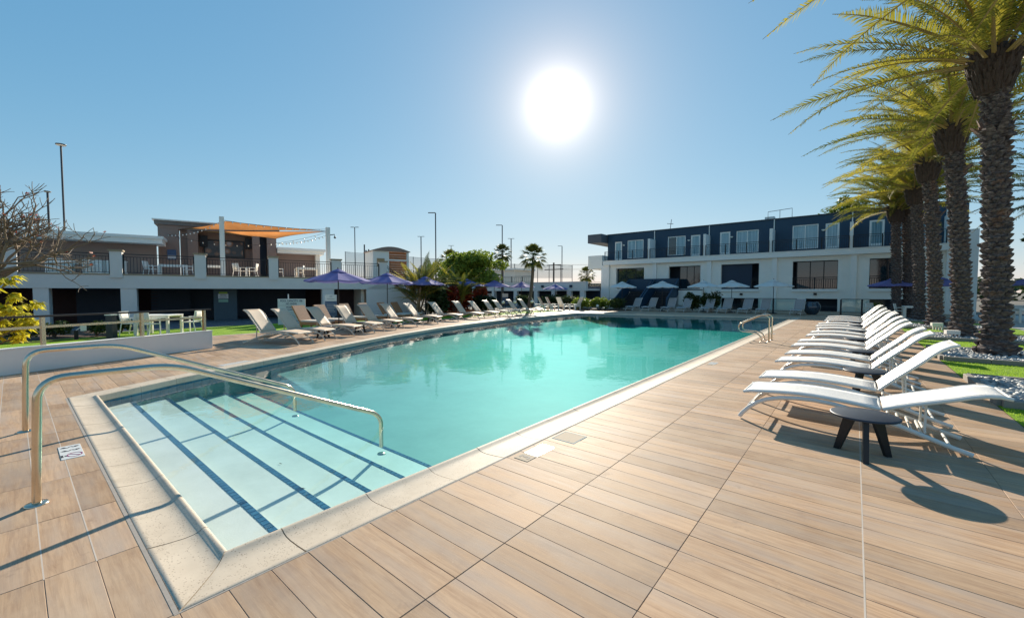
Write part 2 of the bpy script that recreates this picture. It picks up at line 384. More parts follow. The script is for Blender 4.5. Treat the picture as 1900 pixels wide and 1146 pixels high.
tr = g.n('ShaderNodeBsdfTransparent'); tr.inputs[0].default_value = (.75, .85, .85, 1); gl = g.n('ShaderNodeBsdfGlossy'); gl.inputs['Roughness'].default_value = .03
fr = g.n('ShaderNodeFresnel'); fr.inputs[0].default_value = 1.45; mx = g.n('ShaderNodeMixShader'); g.l(fr.outputs[0], mx.inputs[0]); g.l(tr.outputs[0], mx.inputs[1]); g.l(gl.outputs[0], mx.inputs[2]); g.l(mx.outputs[0], g.out.inputs[0]); CLEAR = g.m
# pool water: fresnel reflection over a clear surface, the water body absorbs red light with depth
g = G('pool_water'); p = g.pos()
wv = g.noise(g.pos((1, 1, 1)), 3.2, 3, .5, .6); wv2 = g.noise(g.pos((1.0, 1.0, 1)), .55, 2, .5); wv3 = g.noise(p, 17, 2, .5)
h = g.math('ADD', g.math('ADD', g.math('MULTIPLY', wv, .35), g.math('MULTIPLY', wv2, 1.0)), g.math('MULTIPLY', wv3, .025))
nb = g.bump(h, .4, .02)
tr = g.n('ShaderNodeBsdfTransparent'); tr.inputs[0].default_value = (.97, .985, .98, 1)
gl = g.n('ShaderNodeBsdfGlossy'); gl.inputs['Roughness'].default_value = .012; g.l(nb, gl.inputs['Normal'])
dn = g.n('ShaderNodeVectorMath', operation='DOT_PRODUCT'); g.l(nb, dn.inputs[0]); g.l(g.n('ShaderNodeNewGeometry').outputs['Incoming'], dn.inputs[1])
sch = g.math('MULTIPLY_ADD', g.math('POWER', g.math('SUBTRACT', 1.0, g.math('MINIMUM', g.math('ABSOLUTE', dn.outputs['Value']), 1.0)), 5.0), .96, .021)   # Schlick reflectance, alike from both sides
mx = g.n('ShaderNodeMixShader'); g.l(sch, mx.inputs[0]); g.l(tr.outputs[0], mx.inputs[1]); g.l(gl.outputs[0], mx.inputs[2]); g.l(mx.outputs[0], g.out.inputs[0])
va = g.n('ShaderNodeVolumeAbsorption'); va.inputs[0].default_value = (.18, .95, .925, 1); va.inputs[1].default_value = .29
g.l(va.outputs[0], g.out.inputs['Volume']); WATER = g.m

# ================================================================ GROUND, POOL
LEFT = [(-9.15, .4845), (-9.9, 1.75), (-10.58, 3.05), (-11.32, 4.55), (-12.05, 6.0), (-13.37, 8.8), (-14.47, 11.84), (-15.2, 14.64), (-15.68, 16.9), (-16.08, 19.3), (-16.45, 24), (-16.6, 27.75)]
OUTER = [(X0, .4845), (X0, 31.6)] + LEFT[::-1]       # counter-clockwise
NE, FC = (X0, 31.6), (-16.6, 27.75)
def offs(poly, ds):
    """inset a closed ccw polygon, ds = distance per edge"""
    n = len(poly); L = []
    for i in range(n):
        a, b = Vector(poly[i]), Vector(poly[(i + 1) % n]); t = (b - a).normalized(); nn = Vector((-t.y, t.x)); L.append((a + nn * ds[i], t))
    out = []
    for i in range(n):
        (a, t), (b, u) = L[i - 1], L[i]; den = t.x * u.y - t.y * u.x
        if abs(den) < 1e-6: out.append(tuple(b)); continue
        k = ((b.x - a.x) * u.y - (b.y - a.y) * u.x) / den; out.append(tuple(a + t * k))
    return out
nO = len(OUTER)
DS = [.404] + [.30] * (nO - 2) + [.325]
INNER = offs(OUTER, DS)
def xmin(y):
    pts = [(-10, -18.0), (5, -18.0), (10, -17.7), (16, -18.8), (24, -19.6), (29, -24), (44, -26)]
    for (a, xa), (b, xb) in zip(pts, pts[1:]):
        if a <= y <= b: return xa + (xb - xa) * (y - a) / (b - a)
    return -18
TX = 1.58
# far ground with a hole for the pool: four border strips around a rectangle plus infill
gm = MB(); z = -.06
big = 1500
rx0, rx1, ry0, ry1 = -19, 0, .2, 33
for (a, b, c_, d) in ((-big, -big, big, ry0), (-big, ry1, big, big), (-big, ry0, rx0, ry1), (rx1, ry0, big, ry1)):
    gm.add([(a, b, z), (c_, b, z), (c_, d, z), (a, d, z)], [(0, 1, 2, 3)])
tag(gm.obj('ground', GROUND), 'bare ground stretching to the horizon around the pool terrace', kind='structure')

def clip(poly, a, b):
    """keep the part of poly on the outer (right) side of ccw edge a-b"""
    t = (b[0] - a[0], b[1] - a[1]); f = lambda q: -(t[0] * (q[1] - a[1]) - t[1] * (q[0] - a[0]))
    out = []
    for i in range(len(poly)):
        p_, q_ = poly[i], poly[(i + 1) % len(poly)]; fp, fq = f(p_), f(q_)
        if fp >= 0: out.append(p_)
        if fp * fq < 0:
            s = fp / (fp - fq); out.append((p_[0] + (q_[0] - p_[0]) * s, p_[1] + (q_[1] - p_[1]) * s))
    return out
def inside(x, y):
    for i in range(nO):
        a, b = OUTER[i], OUTER[(i + 1) % nO]
        if (b[0] - a[0]) * (y - a[1]) - (b[1] - a[1]) * (x - a[0]) < 0: return False
    return True
def segd(x, y, i):
    a, b = Vector(OUTER[i]), Vector(OUTER[(i + 1) % nO]); q = Vector((x, y)); t = b - a
    k = max(0, min(1, (q - a).dot(t) / t.length_squared)); return (q - a - t * k).length
deck = MB(); full = []; rest = MB()
fwd = Vector((-math.sin(R(39.636)), math.cos(R(39.636))))
gx, gy = .0018, .0013
for j in range(-36, 200):
    y0 = Y0 + j * PH; y1 = y0 + PH
    if y0 > 42.9: break
    xl = xmin((y0 + y1) / 2)
    for i in range(-26, 5):
        x0 = X0 + i * PW; x1 = x0 + PW
        if x1 < xl: continue
        clipped = False
        if x0 < xl: x0 = xl; clipped = True
        xr = TX if y1 < 33.5 else 9e9
        if x0 > xr: continue
        if x1 > xr: x1 = xr; clipped = True
        cs = [(x0, y0), (x1, y0), (x1, y1), (x0, y1)]; ins = [inside(*(q[0] + (x0 + x1 - 2 * q[0]) * .004, q[1] + (y0 + y1 - 2 * q[1]) * .004)) for q in cs]
        if all(ins): continue
        if any(ins):
            m = min(range(nO), key=lambda k: segd((x0 + x1) / 2, (y0 + y1) / 2, k))
            poly = clip(cs, OUTER[m], OUTER[(m + 1) % nO]); 
            if len(poly) < 3: continue
            deck.add([(x, y, -.0035) for x, y in poly], [tuple(range(len(poly)))])
            cxm = sum(q[0] for q in poly) / len(poly); cym = sum(q[1] for q in poly) / len(poly)
            pp = [(x + (gx if x < cxm else -gx), y + (gy if y < cym else -gy)) for x, y in poly]
            n_ = len(pp); rest.add([(x, y, -.007) for x, y in pp] + [(x, y, 0) for x, y in pp], [tuple(range(n_, 2 * n_))] + [(k, (k + 1) % n_, n_ + (k + 1) % n_, n_ + k) for k in range(n_)])
            continue
        deck.add([(x, y, -.0035) for x, y in cs], [(0, 1, 2, 3)])
        mx_, my_ = (x0 + x1) / 2, (y0 + y1) / 2
        depth = fwd.dot(Vector((mx_, my_))); lat = abs(fwd.y * mx_ - fwd.x * my_) 
        sx = mx_ * math.cos(R(39.636)) + my_ * math.sin(R(39.636))
        vis = depth > 1.4 and abs(sx) < depth * 1.4 + .5
        if vis and not clipped: full.append((math.hypot(mx_, my_), x0, y0))
        else: rest.cbox(x0 + gx, y0 + gy, -.008, x1 - gx, y1 - gy, 0, .0018)
full.sort()
dk = tag(deck.obj('pool_deck', GROUT), 'deck of wood-look porcelain planks around the swimming pool', kind='structure')
pm = MB().cbox(gx, gy, -.008, PW - gx, PH - gy, 0, .0018).mesh('plank', DECK)
for k, (d_, x, y) in enumerate(full):
    if k < 300:
        zr = random.uniform(-.0008, .0008)
        put('plank', pm, dk, (x, y, zr))
    else: rest.cbox(x + gx, y + gy, -.008, x + PW - gx, y + PH - gy, 0, .0018)
tag(rest.obj('far_planks', DECK, dk), 'remaining planks of the deck farther from the camera', kind='stuff')
# light grout along the X-joints near the left end and at one column on the right
lg = MB()
for yy in (Y0 - 5 * PH, Y0 - 6 * PH, Y0 - 7 * PH): lg.box(-13, yy - .0034, -.006, -3.44, yy + .0034, .0003)
lg.box(X0 + 3 * PW - .0042, -2, -.006, X0 + 3 * PW + .0042, 7.2, .0004)
lg.obj('grout_line', GROUTL, dk)

# coping stones ------------------------------------------------------------
PROF = [(0, -.115), (0, -.015), (.02, -.002), (.05, .006), (.085, .008), (.125, .003), (.18, -.008), (.27, -.017), (.42, -.019), (.7, -.011), (.9, -.002), (.985, .002), (1, -.004), (1, -.05)]
cp = tag(MB().box(-9.0, .5, -.35, -8.9, .6, -.3).obj('pool_coping', COPE), 'speckled cream coping with a rolled edge all round the pool', kind='structure')
def stone(i0, o0, i1, o1, gap=.003):
    i0, o0, i1, o1 = map(Vector, (i0, o0, i1, o1)); L = (i1 - i0).length or 1
    s = gap / L; a0, b0 = i0.lerp(i1, s), o0.lerp(o1, s); a1, b1 = i0.lerp(i1, 1 - s), o0.lerp(o1, 1 - s)
    m = MB(); vs = []
    dz = random.uniform(-.0012, .0012)
    for a, b in ((a0, b0), (a1, b1)):
        for f, z in PROF: q = a.lerp(b, f); vs.append((q.x, q.y, z + dz))
    n = len(PROF)
    m.add(vs, [(k, k + 1, n + k + 1, n + k) for k in range(n - 1)], True)
    m.add(vs, [tuple(range(n)), tuple(reversed(range(n, 2 * n)))])
    m.obj('coping_stone', COPE, cp)
def run(ia, oa, ib, ob, breaks):
    for s0, s1 in zip(breaks, breaks[1:]):
        stone(Vector(ia).lerp(Vector(ib), s0), Vector(oa).lerp(Vector(ob), s0), Vector(ia).lerp(Vector(ib), s1), Vector(oa).lerp(Vector(ob), s1))
Ly = 31.6 - .4845
ys = [.4845, 1.11]; 
while ys[-1] + .625 < 31.3: ys.append(ys[-1] + .625)
ys.append(31.6)
# right run: the inner end points differ at the mitred corners, so lerp on y directly
for a, b in zip(ys, ys[1:]):
    f = lambda y: max(INNER[0][1], min(INNER[1][1], y))
    stone((INNER[0][0], f(a)), (X0, a), (INNER[0][0], f(b)), (X0, b))
run(INNER[1], OUTER[1], INNER[2], OUTER[2], [k / 23 for k in range(24)])
for e in range(2, nO - 1):
    L = (Vector(OUTER[e]) - Vector(OUTER[e + 1])).length; n = max(1, round(L / .63))
    run(INNER[e], OUTER[e], INNER[e + 1], OUTER[e + 1], [k / n for k in range(n + 1)])
xs = [-9.15, -8.39, -7.76, -7.12, -6.5, -5.87, -5.25, -4.62, -4.0, -3.36, X0]
xa, xb = INNER[-1][0], INNER[0][0]
for a, b in zip(xs, xs[1:]):
    f = lambda x: max(xa, min(xb, x))
    stone((f(a), INNER[0][1]), (a, .4845), (f(b), INNER[0][1]), (b, .4845))
# basin ---------------------------------------------------------------------
bs = MB(); IN2 = [tuple(q) for q in INNER]; nI = len(IN2)
for i in range(nI):
    a, b = IN2[i], IN2[(i + 1) % nI]
    bs.add([(a[0], a[1], -2.2), (b[0], b[1], -2.2), (b[0], b[1], -.1), (a[0], a[1], -.1)], [(3, 2, 1, 0)])
bs.add([(a[0], a[1], -.73 if a[1] < 5 else -1.3) for a in IN2], [tuple(range(nI))]) if False else None
# floor slopes gently: fan of quads by rows
rows = [3.36, 6, 10, 15, 20, 27.0, 31.6]; fz = [-.68, -.74, -.8, -.84, -.84, -.78, -.7]
def leftx(y):
    P = sorted([q for q in IN2[2:]], key=lambda q: q[1])
    for a, b in zip(P, P[1:]):
        if a[1] <= y <= b[1]: return a[0] + (b[0] - a[0]) * (y - a[1]) / (b[1] - a[1])
    return P[0][0] if y < P[0][1] else P[-1][0]
yy = 3.3; seq = []
flo = MB()
while yy < 31.7:
    for a, b, za, zb in zip(rows, rows[1:], fz, fz[1:]):
        if a - .1 <= yy <= b: zz = za + (zb - za) * (yy - a) / (b - a)
    seq.append((leftx(yy) - .1, yy, zz)); yy += .7
def bz(x, y, zz):
    d_ = min((x - leftx(y)) / 3.2, (31.3 - y) / 4.0); d_ = max(0, min(1, d_)); d_ = d_ * d_ * (3 - 2 * d_)
    return -.36 + (zz + .36) * d_ if y > 3.4 else zz - .0
for a, b in zip(seq, seq[1:]):
    for q in range(10):
        fa, fb = (q / 10) ** 1.6, ((q + 1) / 10) ** 1.6
        V = []
        for (P_, f_) in ((a, fa), (a, fb), (b, fb), (b, fa)):
            x = P_[0] + (-2.9 - P_[0]) * f_; V.append((x, P_[1], bz(x, P_[1], P_[2])))
        flo.add(V, [(0, 1, 2, 3)], True)
SY = [1.25, 1.76, 2.28, 2.82, 3.36]; SZ = [-.22, -.32, -.42, -.52, -.62]
prev = .7
basin = tag(bs.obj('pool_basin', PFLOOR), 'white plastered swimming pool shell with turquoise water above', kind='structure')
for k, (y, z_) in enumerate(zip(SY, SZ)):
    m = MB(); m.box(leftx(y) - .6, prev - .02, z_ - .2, -2.92, y, z_)
    bev(m.obj('pool_step', PLAST, basin), .012)
    prev = y
flo.obj('pool_floor', PFLOOR, basin)
n_t = 0; rt = MB(); tm = MB().cbox(0, 0, -.002, .066, .056, .004, .002).mesh('step_tile', TILE)
for k, (y, z_) in enumerate(zip(SY, SZ)):
    x = -3.0; 
    while x > leftx(y) + .07:
        if n_t < 300: put('step_tile', tm, basin, (x - .066, y - .060, z_ + .001))
        else: rt.cbox(x - .066, y - .060, z_ - .001, x, y - .004, z_ + .005, .002)
        n_t += 1; x -= .0725
tag(rt.obj('far_step_tiles', TILE, basin), None, kind='stuff')
gm_ = MB()
for y, z_ in zip(SY, SZ): gm_.box(leftx(y) + .02, y - .064, z_ - .01, -2.98, y - .001, z_ + .0008)
gm_.obj('tile_backing', TGR, basin)
# waterline tiles on the far long wall and end walls
wt = tag(MB().box(-9.0, .86, -.3, -8.95, .9, -.28).obj('waterline_band', TGR), 'band of dark blue waterline tiles below the coping', kind='structure')
cnt = 0; wrest = MB()
for e in list(range(nI - 2, 1, -1)) + [1]:
    a, b = Vector(IN2[e + 1]), Vector(IN2[e]); 
    if e == 1: a, b = Vector(IN2[2]), Vector(IN2[1])
    L = (b - a).length; t = (b - a) / L; nn = Vector((t.y, -t.x)); n = int(L / .155)
    for k in range(n):
        p0 = a + t * (k * L / n + .002); p1 = a + t * ((k + 1) * L / n - .002)
        q = [(p0.x, p0.y), (p1.x, p1.y), (p1.x + nn.x * .006, p1.y + nn.y * .006), (p0.x + nn.x * .006, p0.y + nn.y * .006)]
        m = wrest if cnt >= 260 else MB(); m.prism(q, -.265, -.117)
        if m is not wrest: m.obj('waterline_tile', TILE, wt)
        cnt += 1
if wrest.v: tag(wrest.obj('far_waterline_tiles', TILE, wt), None, kind='stuff')
# water
wm = MB(); W_ = offs(OUTER, [d - .01 for d in DS]); nW = len(W_)
wm.add([(x, y, -.125) for x, y in W_] + [(x, y, -2.6) for x, y in W_], [tuple(range(nW)), tuple(reversed(range(nW, 2 * nW)))] + [(i, nW + i, nW + (i + 1) % nW, (i + 1) % nW) for i in range(nW)])
tag(wm.obj('water', WATER), 'clear turquoise pool water with soft ripples', kind='structure')
# bedding under the coping so nothing shows below it
gs = MB(); gs.box(-9.12, .4845 - .022, -.02, X0 + .0, .4845 - .001, .0012); gs.box(X0 + .001, .4845 - .022, -.02, X0 + .012, 31, .0010)
gs.obj('edge_grout', plain('grey_edge_grout', (.33, .29, .25), .9, var=.25, scale=25), cp)
bm_ = MB()
for i in range(nO):
    j = (i + 1) % nO
    bm_.add([(*OUTER[i], -.045), (*OUTER[j], -.045), (*INNER[j], -.045), (*INNER[i], -.045)], [(0, 1, 2, 3)])
tag(bm_.obj('coping_bed', GROUT, cp), None)
# small leaves floating / lying on the steps
for (x, y, z_, a) in ((-4.1, 1.75, -.317, .6), (-5.15, 1.95, -.417, .2)):
    tag(MB().add([(-.035, 0, 0), (0, -.008, .003), (.035, 0, 0), (0, .008, .004)], [(0, 1, 2, 3)]).obj('fallen_leaf', BARK, None, (x, y, z_ + .006), (0, 0, a)),
        'thin brown leaf lying under water on the %s wide pool step' % ('second' if z_ > -.4 else 'third'), 'leaf')

# ================================================================ RIGHT: turf strips, palm beds
tf = MB()
def sheet(name, x0, y0, x1, y1, z, mat, label, nx=12, ny=12, amp=.01, kind='structure'):
    m = MB(); vs = [(x0 + (x1 - x0) * i / nx, y0 + (y1 - y0) * j / ny, z + amp * noise.noise(Vector((x0 + (x1 - x0) * i / nx, y0 + (y1 - y0) * j / ny, 0)) * .8)) for j in range(ny + 1) for i in range(nx + 1)]
    m.add(vs, [(j * (nx + 1) + i, j * (nx + 1) + i + 1, (j + 1) * (nx + 1) + i + 1, (j + 1) * (nx + 1) + i) for j in range(ny) for i in range(nx)], True)
    return tag(m.obj(name, mat), label, kind=kind)
sheet('turf', TX + .003, -6, 5.4, 31, .004, TURF, 'bright green turf between the palm beds', 20, 80)
sheet('walkway', 5.4, -6, 30, 43.2, .0, plain('pale_concrete', (.50, .47, .42), .85, bs=50), 'pale concrete walkway beyond the palms', 4, 4, 0)
sheet('far_path', TX, 31, 5.4, 43.2, .002, DECK, 'tiled path in front of the white hotel building', 4, 4, 0)
PY = [10.4, 15.95, 21.7, 27.2, 32.6]
KB = [(8.75, 11.2), (13.85, 16.5), (19.6, 22.1), (25.2, 27.7), (30.6, 33.2)]
def pebbles(x0, y0, x1, y1, n, z, r0=.022, r1=.05, seed=1):
    rnd = random.Random(seed); m = MB()
    ph = (1 + 5 ** .5) / 2
    iv = [Vector(v).normalized() for v in [(-1, ph, 0), (1, ph, 0), (-1, -ph, 0), (1, -ph, 0), (0, -1, ph), (0, 1, ph), (0, -1, -ph), (0, 1, -ph), (ph, 0, -1), (ph, 0, 1), (-ph, 0, -1), (-ph, 0, 1)]]
    jf = [(0, 11, 5), (0, 5, 1), (0, 1, 7), (0, 7, 10), (0, 10, 11), (1, 5, 9), (5, 11, 4), (11, 10, 2), (10, 7, 6), (7, 1, 8), (3, 9, 4), (3, 4, 2), (3, 2, 6), (3, 6, 8), (3, 8, 9), (4, 9, 5), (2, 4, 11), (6, 2, 10), (8, 6, 7), (9, 8, 1)]
    for _ in range(n):
        a, b, c_ = rnd.uniform(r0, r1) * 1.25, rnd.uniform(r0, r1), rnd.uniform(r0, r1) * .6
        x, y = rnd.uniform(x0, x1), rnd.uniform(y0, y1); th = rnd.uniform(0, 6.3); ct, s_ = math.cos(th), math.sin(th); zz = z + rnd.uniform(.3, 1) * c_
        m.add([(x + v.x * a * ct - v.y * b * s_, y + v.x * a * s_ + v.y * b * ct, zz + v.z * c_) for v in iv], jf, True)
    return m
for k, (a, b) in enumerate(KB):
    x0, x1 = 1.62, 4.6
    ks = MB()
    kb = tag(MB().box(x0 + .1, a + .1, -.02, x1 - .1, b - .1, .055).obj('palm_bed', GRAV), None, kind='structure')
    kb['label'] = 'kerbed bed of dark and white pebbles around a palm trunk'
    def kstones(p, q):
        p, q = Vector(p), Vector(q); L = (q - p).length; n = max(1, int(L / .6)); t = (q - p) / n
        for i in range(n):
            u = p + t * i + (q - p).normalized() * .004; v_ = p + t * (i + 1) - (q - p).normalized() * .004
            lo = (min(u.x, v_.x) - (.05 if abs(t.x) < 1e-6 else 0), min(u.y, v_.y) - (.05 if abs(t.y) < 1e-6 else 0)); hi = (max(u.x, v_.x) + (.05 if abs(t.x) < 1e-6 else 0), max(u.y, v_.y) + (.05 if abs(t.y) < 1e-6 else 0))
            MB().cbox(lo[0], lo[1], -.02, hi[0], hi[1], .105, .008).obj('kerb_stone', KERB, kb)
    kstones((x0, a), (x1, a)); kstones((x0, b), (x1, b)); kstones((x0, a + .06), (x0, b - .06))
    n = [1900, 1900, 900, 500, 300][k]
    tag(pebbles(x0 + .08, a + .08, x1 - .08, b - .08, n, .055, .028, .07, k).obj('pebbles', PEB, kb), None, kind='stuff')
# turf blades near the camera
rnd = random.Random(3); gb = MB()
vs = []; fs = []
for _ in range(52000):
    x = rnd.uniform(TX + .01, 5.2); y = 5.4 + 14 * rnd.random() ** 1.3
    if any(a - .06 < y < b + .06 for a, b in KB): continue
    h = rnd.uniform(.018, .038); a = rnd.uniform(0, 6.28); dx, dy = math.cos(a) * .004, math.sin(a) * .004; lx, ly = rnd.uniform(-.02, .02), rnd.uniform(-.02, .02)
    o = len(vs); vs += [(x - dx, y - dy, .004), (x + dx, y + dy, .004), (x + lx, y + ly, h)]; fs.append((o, o + 1, o + 2))
gb.add(vs, fs); tag(gb.obj('grass', BLADE), 'short bright green turf blades beside the deck', kind='stuff')

# uplight fixtures beside the palms
for k, (x, y) in enumerate([(2.58, 20.4), (2.69, 24.9)]):
    t = thing('spotlight', 'small grey spotlight box on the turf %s' % ('in front of the second pale palm bed' if k == 0 else 'farther back between two palm trunks'), 'spotlight', (x, y, 0), .2, 'palm uplights')
    MB().box(-.17, -.1, .17, .17, .12, .30).obj('lamp_housing', STUCG, t)
    for q in range(4): MB().box(-.14 + q * .09, -.07, 0, -.10 + q * .09, -.03, .17).obj('leg', STUCG, t)

# ---------------------------------------------------------------- palms
def frond_mesh(L, droop, rise, seed, npair=72, wl=.46):
    rnd = random.Random(seed); n = 16
    pts = []
    for i in range(n + 1):
        t = i / n; ang = rise - droop * t ** 1.35
        pts.append(ang)
    P = [Vector((0, 0, 0))]
    for i in range(n): P.append(P[-1] + Vector((math.cos(pts[i]), 0, math.sin(pts[i]))) * (L / n))
    rm = MB().tube(P, [max(.006, .035 * (1 - i / n) ** .8) for i in range(n + 1)], 4, flat=(1.4, .7))
    vs = []; fs = []
    for s_ in (-1, 1):
        for k in range(npair):
            t = .10 + .89 * (k + rnd.uniform(-.3, .3)) / npair; f = t * n; i = min(n - 1, int(f)); q = P[i].lerp(P[i + 1], f - i)
            tan = (P[i + 1] - P[i]).normalized(); upn = Vector((-tan.z, 0, tan.x))
            wv_ = math.sin(math.pi * min(1, t * .93 + .12)) ** .55
            l = wl * wv_ * rnd.uniform(.85, 1.1)
            fwd_ = .55 + .55 * t + rnd.uniform(-.12, .12)
            d = (Vector((0, s_, 0)) * 1 + tan * fwd_ + upn * rnd.uniform(.1, .65)).normalized()
            wdt = .021 * (1 if t < .8 else .8); a = q - tan * wdt; b = q + tan * wdt
            mid = q + d * l * .55 + Vector((0, 0, -.015)); tip = q + d * l + Vector((0, 0, -.10 * l / .4 - rnd.uniform(0, .05)))
            o = len(vs); vs += [a, b, mid + tan * wdt * .8, mid - tan * wdt * .8, tip]
            fs += [(o, o + 1, o + 2, o + 3), (o + 3, o + 2, o + 4)]
    m = MB(); m.add(vs, fs); return rm, m
def two(name, rm, lm, rmat, lmat):
    m = MB(); m.add(rm.v, rm.f, True); nr = len(rm.f); m.add(lm.v, lm.f)
    me = bpy.data.meshes.new(name); me.from_pydata(m.v, [], m.f); me.materials.append(rmat); me.materials.append(lmat)
    me.polygons.foreach_set('material_index', [0] * nr + [1] * len(lm.f)); me.update(); return me
FR = [two('frond', *frond_mesh(L, dr, ri, sd), RACH, FROND) for L, dr, ri, sd in ((3.9, .78, .28, 1), (4.3, .6, .2, 2), (3.6, 1.0, .4, 3), (4.0, .7, .3, 4))]
FRD = [two('frond', *frond_mesh(L, dr, ri, sd), RACH, FRONDD) for L, dr, ri, sd in ((3.6, .8, .25, 5), (3.9, .8, .2, 6))]
def palm_trunk(H, lean, seed, r=.205):
    rnd = random.Random(seed); m = MB()
    def rad(z):
        t = z / H; base = .22 * max(0, 1 - z / .9) ** 2
        return r * (1.0 - .06 * t) + base
    def cen(z): t = z / H; return Vector((lean[0] * t ** 1.4, lean[1] * t, z))
    zs = [i * .2 for i in range(int(H / .2) + 1)]
    prof = [(rad(z) * .93, z) for z in zs]
    n = 18; vs = []
    for rr, z in prof:
        c_ = cen(z); vs += [(c_.x + rr * math.cos(6.2832 * k / n), c_.y + rr * math.sin(6.2832 * k / n), z) for k in range(n)]
    m.add(vs, [(i * n + k, i * n + (k + 1) % n, (i + 1) * n + (k + 1) % n, (i + 1) * n + k) for i in range(len(zs) - 1) for k in range(n)], True)
    z = .05; row = 0
    while z < H - .45:
        cnt_ = 9
        for k in range(cnt_):
            a = 6.2832 * (k + .5 * (row % 2) + rnd.uniform(-.12, .12)) / cnt_; zz = z + rnd.uniform(-.05, .05); rr = rad(zz); c_ = cen(zz)
            e = Vector((math.cos(a), math.sin(a), 0)); s_ = Vector((-math.sin(a), math.cos(a), 0)); w_ = rr * 3.14159 / cnt_ * 1.12; pr = rnd.uniform(.065, .105) * (1.3 if rnd.random() < .12 else 1)
            hb = rnd.uniform(.09, .125)
            A = [c_ + e * rr * .95 + s_ * w_ * q + Vector((0, 0, dz)) for q, dz in ((-1, .0), (0, -hb), (1, .0), (.55, hb * .7), (-.55, hb * .7))]
            T = [c_ + e * (rr * .95 + pr) + s_ * w_ * q * .62 + Vector((0, 0, dz + .045)) for q, dz in ((-1, .0), (0, -hb * .35), (1, .0))]
            V = A + T
            m.add(V, [(0, 1, 6, 5), (1, 2, 7, 6), (5, 6, 7), (2, 3, 7), (4, 0, 5), (5, 7, 3, 4)])
        z += .15; row += 1
    for zc in ([5.35, 5.5] if seed == 11 else [5.75] if seed in (12, 14) else [4.9] if seed == 13 else []):
        for k in range(9):
            a = 6.2832 * k / 9 + rnd.uniform(-.3, .3); c_ = cen(zc); rr = rad(zc); e = Vector((math.cos(a), math.sin(a), 0)); s_ = Vector((-math.sin(a), math.cos(a), 0)); l = rnd.uniform(.12, .3)
            b = c_ + e * rr; t_ = b + e * l * .9 + Vector((0, 0, rnd.uniform(-.1, .35))); u = Vector((0, 0, .05))
            m.add([b - s_ * .11 - u, b + s_ * .11 - u, t_ + s_ * .05, t_ - s_ * .05, b - s_ * .09 + u * 2, b + s_ * .09 + u * 2], [(0, 1, 2, 3), (4, 3, 2, 5), (0, 3, 4), (1, 5, 2)])
    return m, cen
def palm_head(H, cen, seed, r=.27):
    rnd = random.Random(seed + 50); m = MB(); c0 = cen(H)
    prof = [(r * .95, H - 1.0), (r * 1.25, H - .75), (r * 1.5, H - .4), (r * 1.45, H - .05), (r * .9, H + .15)]
    m.lathe(prof, 16, (c0.x, c0.y, 0))
    for k in range(320):
        a = rnd.uniform(0, 6.283); u = rnd.random(); z = H - .95 + u * .95; rr = r * (1.05 + .45 * math.sin(min(1, u * 1.4) * 1.57)); e = Vector((math.cos(a), math.sin(a), 0)); s_ = Vector((-math.sin(a), math.cos(a), 0))
        b = Vector((c0.x, c0.y, z)) + e * rr * .95; w_ = .05; l = rnd.uniform(.07, .2)
        m.add([b - s_ * w_, b + s_ * w_, b + e * l * .6 + s_ * w_ * .5 + Vector((0, 0, l)), b + e * l * .6 - s_ * w_ * .5 + Vector((0, 0, l)), b + e * .03 + Vector((0, 0, -.07))], [(0, 1, 2, 3), (0, 4, 1), (0, 3, 4), (1, 4, 2), (4, 3, 2)])
    return m
def date_palm(name, label, loc, H, lean, seed, nf=64, fr=FR, mats=(PTR, PHEAD), sc_=1.0, trunk=None):
    rnd = random.Random(seed)
    t = thing(name, label, 'palm tree', loc, rnd.uniform(0, .01), 'date palms in a row')
    tm_, cen = palm_trunk(H, lean, seed)
    tr_ = tm_.obj('trunk', mats[0], t)
    palm_head(H, cen, seed).obj('boot_head', mats[1], t)
    c0 = cen(H)
    for k in range(nf):
        u = (k + .5) / nf
        tilt = R(84) - u * R(84) + rnd.uniform(-.13, .13)      # base elevation of the frond: upright centre to slightly below level
        a = k * 2.39996 + rnd.uniform(-.2, .2)
        rr = .12 + .38 * u
        o = put('frond', fr[rnd.randrange(len(fr))], t)
        o.location = (c0.x + math.cos(a) * rr, c0.y + math.sin(a) * rr, H + .12 - .35 * u)
        o.rotation_euler = Matrix.Rotation(a, 4, 'Z').to_euler()
        mt = Matrix.Rotation(a, 4, 'Z') @ Matrix.Rotation(-(tilt - .3), 4, 'Y') @ Matrix.Rotation(rnd.uniform(-.5, .5), 4, 'X')
        o.rotation_euler = mt.to_euler(); s_ = rnd.uniform(.8, 1.05) * (1 - .25 * max(0, .25 - u) * 4) * sc_; o.scale = (s_,) * 3
    return t
pl = ['date palm standing in the pebble bed nearest the camera, mostly outside the frame', 'thickest date palm trunk, rising from the nearest visible pebble bed beside the white loungers',
      'second date palm in the row with a curved dark trunk behind the thickest one', 'third date palm in the row, leaning slightly toward the pool', 'fourth date palm in the row, trunk in front of the white building',
      'fifth date palm in the row, close against the hotel facade']
for k, (x, y, H, ln) in enumerate([(2.75, 9.9, 7.5, (-.3, 0)), (2.68, 15.3, 7.35, (-.25, 0)), (2.88, 21.0, 7.4, (-.45, 0)), (2.83, 26.6, 7.55, (-.45, 0)), (2.76, 32.0, 7.4, (-.35, 0)), (2.65, 36.7, 7.45, (-.3, 0))]):
    date_palm('date_palm', pl[k], (x, y, 0), H, ln, 10 + k, nf=64, sc_=1.0)
date_palm('date_palm', 'slim dark date palm at the pool side of the row by the hotel', (2.05, 36.2, 0), 7.0, (-.2, 0), 31, 40)
date_palm('date_palm', 'date palm of the back row behind the walkway, right of the thickest trunk', (8.6, 34.5, 0), 6.6, (0, 0), 33, 50, FRD)
